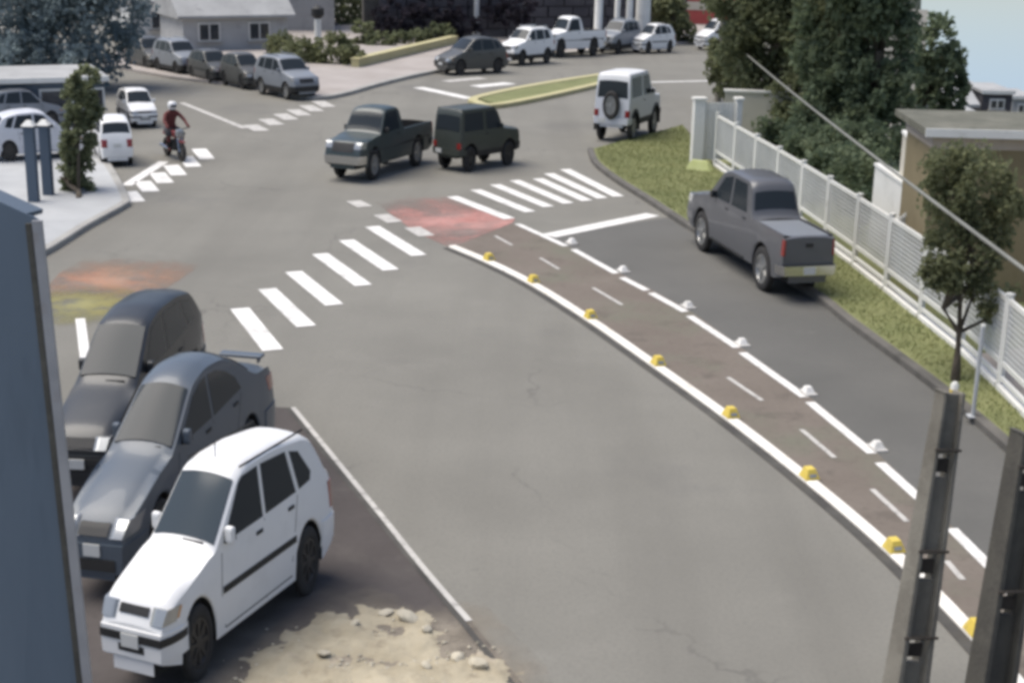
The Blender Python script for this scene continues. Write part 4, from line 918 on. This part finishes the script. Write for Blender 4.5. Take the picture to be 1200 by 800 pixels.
def on_wheels(sp, front, rear, side, sy=1.0, sz=1.0, z=0.0, sx=None):
    """place by the ground contacts of the two wheels on one side (+1 = the vehicle's left)"""
    F_, R_ = G(*front, z), G(*rear, z); d = (F_ - R_); wb = sp['ax'][1] - sp['ax'][0]; k = d.length / wb if sx is None else sx; d.normalize(); left = Vector((-d.y, d.x, 0))
    mid = (F_ + R_) / 2; off_u = sp['L'] / 2 - (sp['ax'][0] + sp['ax'][1]) / 2    # wheel-mid relative to body centre, forward +
    cen = mid - d * off_u * k - left * side * (sp['W'] / 2 - .10) * sy
    return (cen.x, cen.y, z), math.atan2(d.y, d.x), (k, sy, sz)
def at(px, head, k, sz=None, z=0.0):
    q = G(*px, z); return (q.x, q.y, z), head, (k, k, sz or k)

LAMPS = lambda zf, zr, y0=.38, bk=.16, bkr=.14: [dict(nm='headlight', m='lamp', z0=zf[0], z1=zf[1], end=0, ya=y0, back=bk, sgs=(1, -1)), dict(nm='tail_light', m='tail', z0=zr[0], z1=zr[1], end=1, ya=.52, back=bkr, sgs=(1, -1))]
HATCH = dict(L=3.9, W=1.64, r=.295, ax=(.76, 3.23), soft=.05,
    top=[(0, .52), (.03, .60), (.10, .70), (.30, .78), (.70, .86), (1.02, .925), (1.68, 1.375), (1.95, 1.415), (2.5, 1.42), (3.2, 1.37), (3.38, 1.32), (3.72, .97), (3.86, .88), (3.9, .55)],
    belt=[(0, .60), (.9, .86), (1.3, .89), (3.0, .92), (3.9, .95)], tum=.30, ws=(1.08, 1.62), rw=(3.40, 3.70), roof=(1.7, 3.3),
    wins=[[(1.22, .92), (1.66, 1.28), (1.75, 1.315), (2.10, 1.325), (2.10, .93)], [(2.17, .935), (2.17, 1.325), (2.75, 1.305), (2.90, .95)], [(2.98, .955), (2.84, 1.29), (3.05, 1.25), (3.30, 1.04), (3.26, .975)]],
    mould=((1.16, 2.86, .545, .60),), seams=[[(1.17, .86), (1.13, .55), (1.2, .27)], [(2.13, .91), (2.13, .26)], [(2.93, .92), (2.86, .7), (2.76, .40)], [(1.2, .27), (2.76, .28)]], handles=((2.0, .83), (2.76, .85)), mirror=(1.28, .92),
    wraps=LAMPS((.585, .69), (.62, .86), .42, .2, .1) + [dict(nm='grille', m='black', z0=.60, z1=.68, end=0, ya=-.40, yb=.40), dict(nm='bumper', m='body', z0=.32, z1=.53, end=0, back=-.42, off=.03), dict(nm='bumper', m='body', z0=.34, z1=.56, end=1, back=-.36, off=.035),
        dict(nm='bumper_strip', m='black', z0=.44, z1=.50, end=0, back=-.40, off=.045), dict(nm='number_plate', m='plate', z0=.40, z1=.50, end=0, ya=-.2, yb=.2, off=.06), dict(nm='number_plate', m='plate', z0=.62, z1=.74, end=1, ya=-.2, yb=.2, off=.02),
        dict(nm='air_intake', m='black', z0=.36, z1=.415, end=0, ya=-.3, yb=.3, off=.036), dict(nm='indicator', m='amber', z0=.60, z1=.68, end=0, ya=.66, back=.24, off=.006, sgs=(1, -1))],
    boxes=(('wiper', 'black', (1.05, .25, .945), (.02, .5, .02)), ('roof_gutter', 'black', (2.5, .625, 1.383), (1.5, .014, .02)), ('roof_gutter', 'black', (2.5, -.625, 1.383), (1.5, .014, .02)), ('antenna', 'black', (1.8, .0, 1.47), (.02, .012, .12))))
GOL = dict(HATCH, ax=(.66, 3.20), wraps=[dict(w_) for w_ in HATCH['wraps']])
for w_ in GOL['wraps']:
    if w_['nm'] == 'grille': w_.update(ya=-.34, yb=.34, z0=.625, z1=.68)
SEDAN = dict(L=4.4, W=1.70, r=.31, ax=(.86, 3.46), soft=.09,
    top=[(0, .50), (.04, .60), (.14, .69), (.6, .82), (1.15, .93), (1.95, 1.38), (2.35, 1.435), (2.8, 1.41), (3.2, 1.29), (3.7, 1.06), (4.15, 1.02), (4.3, .96), (4.4, .60)],
    belt=[(0, .58), (.9, .84), (1.4, .90), (3.4, .97), (4.4, .97)], tum=.42, ws=(1.26, 1.88), rw=(2.95, 3.58), roof=(1.9, 3.0), crown=.05,
    wins=[[(1.42, .93), (1.62, 1.06), (1.90, 1.23), (2.15, 1.30), (2.30, 1.315), (2.30, .945)], [(2.36, .945), (2.36, 1.315), (2.6, 1.30), (2.85, 1.235), (3.1, 1.12), (3.22, .99)]],
    seams=[[(1.36, .88), (1.30, .6), (1.36, .3)], [(2.33, .92), (2.33, .28)], [(3.2, .96), (3.05, .62), (2.9, .38)], [(1.36, .3), (2.9, .3)]], handles=((2.18, .86), (3.02, .89)), mirror=(1.5, .93),
    wraps=LAMPS((.55, .67), (.74, .90), .44, .30, .22) + [dict(nm='grille', m='black', z0=.56, z1=.64, end=0, ya=-.36, yb=.36), dict(nm='bumper', m='body', z0=.26, z1=.50, end=0, back=-.45, off=.03), dict(nm='bumper', m='body', z0=.32, z1=.58, end=1, back=-.42, off=.035),
        dict(nm='air_intake', m='black', z0=.28, z1=.38, end=0, ya=-.55, yb=.55, off=.04), dict(nm='number_plate', m='plate', z0=.40, z1=.50, end=0, ya=-.2, yb=.2, off=.045), dict(nm='number_plate', m='plate', z0=.70, z1=.82, end=1, ya=-.2, yb=.2, off=.02)],
    boxes=(('rear_spoiler', 'body', (4.2, 0, 1.065), (.16, 1.24, .03)), ('spoiler_foot', 'body', (4.2, .5, 1.03), (.1, .04, .06)), ('spoiler_foot', 'body', (4.2, -.5, 1.03), (.1, .04, .06)), ('wiper', 'black', (1.22, .25, .955), (.02, .5, .02))))
COMPACT = dict(HATCH, L=4.0, ax=(.80, 3.32), soft=.08, W=1.70, r=.31,
    top=[(0, .52), (.03, .62), (.12, .74), (.6, .87), (1.0, .97), (1.75, 1.46), (2.2, 1.52), (2.9, 1.49), (3.45, 1.40), (3.85, 1.02), (3.97, .9), (4.0, .55)], belt=[(0, .60), (.9, .90), (1.4, .94), (4, 1.0)], ws=(1.1, 1.70), rw=(3.5, 3.80), roof=(1.8, 3.4),
    wins=[[(1.34, .98), (1.8, 1.36), (2.1, 1.40), (2.2, 1.40), (2.2, .99)], [(2.28, .99), (2.28, 1.40), (2.9, 1.385), (3.1, 1.02)], [(3.18, 1.03), (3.0, 1.37), (3.3, 1.31), (3.45, 1.06)]], mould=(), mirror=(1.42, .98),
    boxes=(('wiper', 'black', (1.02, .25, .99), (.02, .5, .02)),))
SUV = dict(L=4.3, W=1.78, r=.34, ax=(.84, 3.44), soft=.07, rocker=.28, endz=.38, clad=1,
    top=[(0, .60), (.03, .74), (.12, .92), (.6, 1.02), (1.1, 1.10), (1.75, 1.58), (2.2, 1.64), (3.5, 1.62), (3.85, 1.54), (4.15, 1.12), (4.27, 1.0), (4.3, .6)], belt=[(0, .72), (1.0, 1.02), (4.3, 1.10)], tum=.26, ws=(1.18, 1.70), rw=(3.9, 4.1), roof=(1.8, 3.8), zmid=.66,
    wins=[[(1.36, 1.09), (1.82, 1.48), (2.2, 1.53), (2.2, 1.09)], [(2.28, 1.09), (2.28, 1.53), (3.0, 1.525), (3.1, 1.11)], [(3.18, 1.11), (3.1, 1.52), (3.55, 1.50), (3.75, 1.15)]], mirror=(1.44, 1.08), seams=[[(2.24, 1.06), (2.24, .36)], [(1.26, 1.0), (1.3, .4)], [(3.14, 1.08), (2.95, .5)]], handles=((2.1, .98), (2.98, 1.0)),
    wraps=LAMPS((.76, .9), (.85, 1.05), .48, .25, .15) + [dict(nm='grille', m='black', z0=.70, z1=.86, end=0, ya=-.44, yb=.44), dict(nm='bumper', m='black', z0=.36, z1=.56, end=0, back=-.45, off=.03), dict(nm='bumper', m='black', z0=.38, z1=.6, end=1, back=-.42, off=.035), dict(nm='number_plate', m='plate', z0=.75, z1=.87, end=1, ya=-.2, yb=.2, off=.02)],
    boxes=(('roof_rail', 'chrome', (2.8, .56, 1.66), (1.7, .03, .04)), ('roof_rail', 'chrome', (2.8, -.56, 1.66), (1.7, .03, .04))))
PICKUP = dict(L=5.2, W=1.84, r=.38, tw=.25, gap=.06, ax=(.95, 4.05), soft=.06, rocker=.36, endz=.45, zmid=.75, beltw=.965,
    top=[(0, .66), (.04, .82), (.14, 1.0), (.6, 1.08), (1.22, 1.17), (1.86, 1.70), (2.2, 1.77), (3.1, 1.76), (3.32, 1.68), (3.46, 1.16), (3.6, 1.13), (5.1, 1.13), (5.2, 1.1)], belt=[(0, .8), (1.0, 1.08), (1.4, 1.12), (5.2, 1.14)], tum=.24, ws=(1.30, 1.82), rw=(3.335, 3.44), roof=(1.9, 3.3),
    bed=(3.60, 5.12, .72, 1.13), taper=(.12, .02, .6, .3),
    wins=[[(1.52, 1.16), (1.96, 1.58), (2.3, 1.65), (2.36, 1.65), (2.36, 1.17)], [(2.45, 1.17), (2.45, 1.65), (3.05, 1.645), (3.22, 1.18)]], mirror=(1.62, 1.16), mirror_mat=None,
    seams=[[(2.41, 1.14), (2.41, .45)], [(1.38, 1.1), (1.42, .5)], [(3.3, 1.14), (3.3, .45)], [(3.55, 1.1), (3.55, .5)]], handles=((2.25, 1.06), (3.12, 1.07)), mould=(),
    wraps=[dict(nm='headlight', m='lamp', z0=.82, z1=.98, end=0, ya=.52, back=.28, sgs=(1, -1)), dict(nm='tail_light', m='tail', z0=.80, z1=1.06, end=1, ya=.83, back=.08, sgs=(1, -1)), dict(nm='grille', m='black', z0=.74, z1=.96, end=0, ya=-.5, yb=.5),
        dict(nm='bumper', m='body', z0=.46, z1=.70, end=0, back=-.5, off=.03), dict(nm='rear_bumper', m='chrome', z0=.48, z1=.64, end=1, back=-.2, off=.09), dict(nm='number_plate', m='plate', z0=.50, z1=.62, end=1, ya=-.2, yb=.2, off=.10), dict(nm='tailgate_handle', m='black', z0=.94, z1=1.0, end=1, ya=-.12, yb=.12, off=.02)],
    boxes=(('bed_liner', 'under', (4.36, 0, .735), (1.46, 1.5, .02)), ('side_step', 'black', (2.35, .86, .38), (1.7, .12, .05)), ('side_step', 'black', (2.35, -.86, .38), (1.7, .12, .05))))
PICKUP['mirror_mat'] = M['black']
GPICK = dict(PICKUP, L=4.98, bed=(3.60, 4.90, 1.07, 1.13), top=PICKUP['top'][:-2] + [(4.9, 1.13), (4.98, 1.1)],
    boxes=(('bed_cover', 'p_bluegrey', (4.25, 0, 1.10), (1.27, 1.50, .03)),) + PICKUP['boxes'][1:])
RPICKUP = dict(PICKUP, top=[(0, .62), (.04, .80), (.12, .98), (.6, 1.04), (1.35, 1.10), (1.78, 1.62), (2.0, 1.68), (2.65, 1.68), (2.86, 1.60), (2.96, 1.10), (3.1, 1.08), (5.1, 1.08), (5.2, 1.05)], belt=[(0, .8), (1.0, 1.03), (1.4, 1.06), (5.2, 1.08)], ws=(1.40, 1.74), rw=(2.87, 2.94), bed=(3.05, 5.12, .70, 1.08), roof=(1.8, 2.8),
    wins=[[(1.56, 1.10), (1.86, 1.52), (2.1, 1.57), (2.62, 1.57), (2.72, 1.11)]], mirror=(1.66, 1.10), seams=[[(2.78, 1.08), (2.78, .45)], [(1.45, 1.04), (1.48, .5)]], handles=((2.6, 1.0),), mould=((.5, 4.9, .70, .76),),
    wraps=PICKUP['wraps'][:3] + [dict(nm='bumper', m='chrome', z0=.46, z1=.66, end=0, back=-.3, off=.06)] + PICKUP['wraps'][4:], boxes=(('bed_liner', 'under', (4.1, 0, .715), (1.9, 1.5, .02)),))
JEEP = dict(L=3.5, W=1.56, r=.345, tw=.2, gap=.07, ax=(.66, 2.91), soft=.03, rocker=.40, endz=.44, zmid=.72, beltw=.98, tum=.13, crown=.03,
    top=[(0, .80), (.02, .95), (.08, 1.03), (.5, 1.06), (1.02, 1.10), (1.36, 1.62), (1.5, 1.69), (3.2, 1.70), (3.38, 1.66), (3.46, 1.06), (3.5, .6)], belt=[(0, .9), (1.0, 1.06), (3.5, 1.08)], taper=(.10, .06, .4, .3), ws=(1.07, 1.33), rw=(3.395, 3.45), roof=(1.4, 3.4),
    wins=[[(1.18, 1.10), (1.42, 1.56), (1.5, 1.58), (2.02, 1.58), (2.02, 1.10)], [(2.20, 1.10), (2.20, 1.58), (3.22, 1.575), (3.28, 1.10)]], mirror=(1.26, 1.1), flare=1, clad=1,
    seams=[[(2.10, 1.08), (2.10, .5)], [(1.12, 1.02), (1.14, .5)]], handles=((1.98, .98),),
    wraps=[dict(nm='headlight', m='lamp', z0=.84, z1=.98, end=0, ya=.46, yb=.62, sgs=(1, -1)), dict(nm='grille', m='black', z0=.82, z1=.98, end=0, ya=-.4, yb=.4), dict(nm='bumper', m='black', z0=.46, z1=.64, end=0, back=-.3, off=.05), dict(nm='bumper', m='body', z0=.46, z1=.62, end=1, back=-.3, off=.06),
        dict(nm='tail_light', m='tail', z0=.64, z1=.80, end=1, ya=.58, back=.04, off=.02, sgs=(1, -1)), dict(nm='number_plate', m='plate', z0=.49, z1=.60, end=1, ya=.24, yb=.56, off=.075)],
    boxes=(('roof_gutter', 'body', (2.4, .66, 1.655), (1.9, .03, .03)), ('roof_gutter', 'body', (2.4, -.66, 1.655), (1.9, .03, .03))), spare=(3.57, .92))

# ---- parked by the left wall
hl_, hd, hk = on_wheels(GOL, (233, 796), (360, 696), 1, .46, 1.31)
make_car('parked_car', 'white five door hatchback parked nearest the camera, black side strip', 'car', GOL, M['p_white'], hl_, hd, hk, 'cars parked by the blue wall', ws='glass_pale', rim='rim_dark')
make_car('parked_car', 'blue grey rounded sedan between the white hatchback and the black car', 'car', SEDAN, M['p_grey'], *on_wheels(SEDAN, (190, 668), (292, 565), 1, .45, 1.33), 'cars parked by the blue wall', ws='glass', side='glass')
make_car('parked_car', 'black car parked farthest along the blue wall beyond the grey sedan', 'car', COMPACT, M['p_black'], *on_wheels(COMPACT, (156, 560), (226, 474), 1, .48, 1.20), 'cars parked by the blue wall', ws='glass')
# ---- grey pickup by the verge
make_car('pickup_truck', 'dark grey double cab pickup parked beside the grass verge', 'pickup', GPICK, M['p_pick'], *on_wheels(GPICK, (822, 294), (892, 340), 1, .56, 1.12), rim='rim_alloy')
# ---- in the crossing
make_car('small_jeep', 'small boxy white off-roader waiting beyond the grass corner', 'car', JEEP, M['p_silver'], *on_wheels(JEEP, (766, 157), (739, 167), -1, .76, 1.24, sx=.82), rim='rim_alloy', roofmat=M['p_white'])
make_car('pickup_truck', 'dark green old single cab pickup crossing the junction', 'pickup', RPICKUP, M['p_green'], *on_wheels(RPICKUP, (438, 211), (488, 195), 1, .62, 1.06), rim='rim_alloy')
make_car('off_roader', 'dark olive boxy off-roader right behind the green pickup', 'car', dict(JEEP, spare=None, flare=0), M['p_olive'], *at((559, 195), R(48), .68, 1.0), rim='rim_dark')
# ---- row in front of the stone wall
gr = 'cars parked in front of the stone wall'
make_car('parked_car', 'dark charcoal car at the left end of the row by the stone wall', 'car', COMPACT, M['p_dark'], *at((552, 86), R(214), .74, 1.02), group=gr, lod=1)
make_car('parked_car', 'white hatchback between the charcoal car and the white pickup', 'car', SUV, M['p_white'], *at((617, 75), R(226), .62, 1.0), group=gr, lod=1)
make_car('pickup_truck', 'white pickup in the middle of the row by the stone wall', 'pickup', RPICKUP, M['p_white'], *at((670, 66), R(214), .62, 1.12), group=gr, lod=1)
make_car('parked_car', 'slate grey car right of the white pickup by the stone wall', 'car', SUV, M['p_bluegrey'], *at((725, 62), R(232), .58, .98), group=gr, lod=1)
make_car('parked_car', 'white car at the right end of the row by the stone wall', 'car', HATCH, M['p_white'], *at((765, 62), R(216), .56, 1.0), group=gr, lod=1)
make_car('parked_car', 'far white car half hidden by the brownish bush near the red shop', 'car', COMPACT, M['p_white'], *at((838, 58), R(215), .55, 1.0), lod=1)
# ---- far street
gr = 'cars parked along the far street'
make_car('parked_car', 'slate grey car at the corner end of the far street row', 'car', SUV, M['p_bluegrey'], *at((336, 113), R(-50), .66, .90), group=gr, lod=1, rim='rim_alloy')
make_car('parked_car', 'dark hatchback second from the corner in the far street row', 'car', COMPACT, M['p_dark'], *at((286, 102), R(-52), .56, .86), group=gr, lod=1)
make_car('parked_car', 'dark hatchback third from the corner in the far street row', 'car', HATCH, M['p_dark'], *at((248, 95), R(-52), .60, .86), group=gr, lod=1)
make_car('parked_car', 'slate grey car fourth from the corner in the far street row', 'car', SUV, M['p_bluegrey'], *at((209, 87), R(-50), .60, .86), group=gr, lod=1)
make_car('parked_car', 'charcoal car farthest along the far street row', 'car', COMPACT, M['p_dark'], *at((174, 80), R(-50), .60, .86), group=gr, lod=1)
make_car('parked_car', 'white car parked beside the pale pavement corner on the left street', 'car', COMPACT, M['p_white'], *at((133, 189), R(112), .50, .86), group='white cars on the left street', lod=1)
make_car('parked_car', 'white car farther up the left street, behind the motorcycle', 'car', HATCH, M['p_white'], *at((161, 146), R(-62), .52, .80), group='white cars on the left street', lod=1)

make_car('parked_car', 'silver car on the left pavement beside the dark hedge column', 'car', COMPACT, M['p_silver'], *at((44, 184), R(30), .62, .86, .12), group='cars on the left pavement', lod=1)
make_car('parked_car', 'slate car on the left pavement farther from the gate posts', 'car', HATCH, M['p_bluegrey'], *at((28, 150), R(30), .62, .86, .12), group='cars on the left pavement', lod=1)
# ---- motorcycle and rider
q = G(205, 186); mh = R(-58)
t_ = thing('motorcycle', 'dark red motorcycle entering the far crossing', 'motorcycle', q, mh)
ty, rm, bk = wheel_meshes(.30, .12, 'rim_alloy')
for x in (-.66, .66):
    o = obj('wheel', ty, None, t_); o.location = (x, 0, .30); obj('rim', rm, None, o)
MB().tube([(.66, .07, .30), (.42, .07, .95)], .026, 8).build('fork', M['chrome'], t_); MB().tube([(.66, -.07, .30), (.42, -.07, .95)], .026, 8).build('fork', M['chrome'], t_)
bevel(MB().box((.16, 0, .80), (.46, .26, .22)).build('fuel_tank', M['p_red'], t_), .07, 3); bevel(MB().box((-.36, 0, .80), (.62, .24, .10)).build('seat', M['black'], t_), .04, 3)
bevel(MB().box((.05, 0, .45), (.42, .26, .34)).build('engine', M['rim_dark'], t_), .05, 2); MB().bar((-.66, 0, .30), (.1, 0, .62), .16, .07).build('frame', M['p_red'], t_)
MB().tube([(.42, -.36, 1.02), (.45, 0, .96), (.42, .36, 1.02)], .018, 8).build('handlebar', M['black'], t_); bevel(MB().box((.52, 0, .86), (.16, .26, .26)).build('headlight', M['lamp'], t_), .06, 3)
bevel(MB().box((.66, 0, .63), (.46, .13, .04)).build('front_mudguard', M['p_red'], t_), .015); MB().tube([(.1, -.16, .3), (-.75, -.18, .36)], [.035, .055], 8).build('exhaust', M['chrome'], t_); bevel(MB().box((-.72, 0, .72), (.2, .18, .1)).build('tail_light', M['tail'], t_), .02)
def person_mesh():
    J = {'pel': ((-.28, 0, .92), .15), 'bel': ((-.24, 0, 1.10), .14), 'che': ((-.14, 0, 1.32), .165), 'nek': ((-.08, 0, 1.50), .07), 'hed': ((-.05, 0, 1.60), .085)}
    E = [('pel', 'bel'), ('bel', 'che'), ('che', 'nek'), ('nek', 'hed')]
    for s_, n in ((1, 'l'), (-1, 'r')):
        J.update({n + 'sh': ((-.12, s_ * .19, 1.42), .08), n + 'el': ((.10, s_ * .33, 1.20), .055), n + 'wr': ((.36, s_ * .33, 1.08), .04), n + 'hip': ((-.24, s_ * .12, .88), .11), n + 'kn': ((.16, s_ * .22, .78), .085), n + 'an': ((.04, s_ * .20, .36), .05), n + 'to': ((.20, s_ * .20, .30), .045)})
        E += [('che', n + 'sh'), (n + 'sh', n + 'el'), (n + 'el', n + 'wr'), ('pel', n + 'hip'), (n + 'hip', n + 'kn'), (n + 'kn', n + 'an'), (n + 'an', n + 'to')]
        for i, dy in enumerate((-.03, -.01, .01, .03)):
            a = f'{n}f{i}'; J[a] = ((.43, s_ * (.34 + dy), 1.055), .011); J[a + 'b'] = ((.45, s_ * (.34 + dy), 1.01), .009); E += [(n + 'wr', a), (a, a + 'b')]
        J[n + 'th'] = ((.39, s_ * .285, 1.04), .011); E.append((n + 'wr', n + 'th'))
    ks = list(J); me = bpy.data.meshes.new('person'); me.from_pydata([J[k][0] for k in ks], [(ks.index(a), ks.index(b)) for a, b in E], []); o = bpy.data.objects.new('person', me); C.objects.link(o)
    md = o.modifiers.new('skin', 'SKIN'); md.use_smooth_shade = True; sv = me.skin_vertices[0].data
    for i, k in enumerate(ks): sv[i].radius = (J[k][1], J[k][1]); sv[i].use_root = (k == 'pel')
    sb = o.modifiers.new('sub', 'SUBSURF'); sb.levels = 1; sb.render_levels = 1
    me.materials.append(M['cloth_red']); return o
po = person_mesh(); po.location = q; po.rotation_euler = (0, 0, mh); t_.scale = (.88,) * 3; po.scale = (.88,) * 3; tag(po, 'rider in dark red jacket and pale helmet sitting on the motorcycle', 'person')
hm = MB(); v, f = lathe([(.02, .13), (.09, .12), (.135, .06), (.14, 0), (.13, -.07), (.11, -.11)], 16); hm.add([(x - .04, z_, y + 1.66) for x, y, z_ in v], f); hm.build('helmet', M['p_white'], po, smooth=True)
bevel(MB().box((.075, 0, 1.65), (.05, .18, .09)).build('visor', M['glass'], po), .02); MB().tube([(-.02, 0, 1.50), (-.03, 0, 1.57)], .075, 10).build('collar', M['cloth_dark'], po)
for s_ in (1, -1):
    MB().tube([(-.26, s_ * .12, .88), (-.05, s_ * .18, .85), (.17, s_ * .22, .775), (.09, s_ * .21, .55), (.05, s_ * .2, .40)], [.12, .115, .10, .08, .07], 10).build('trouser_leg', M['cloth_dark'], po, smooth=True)
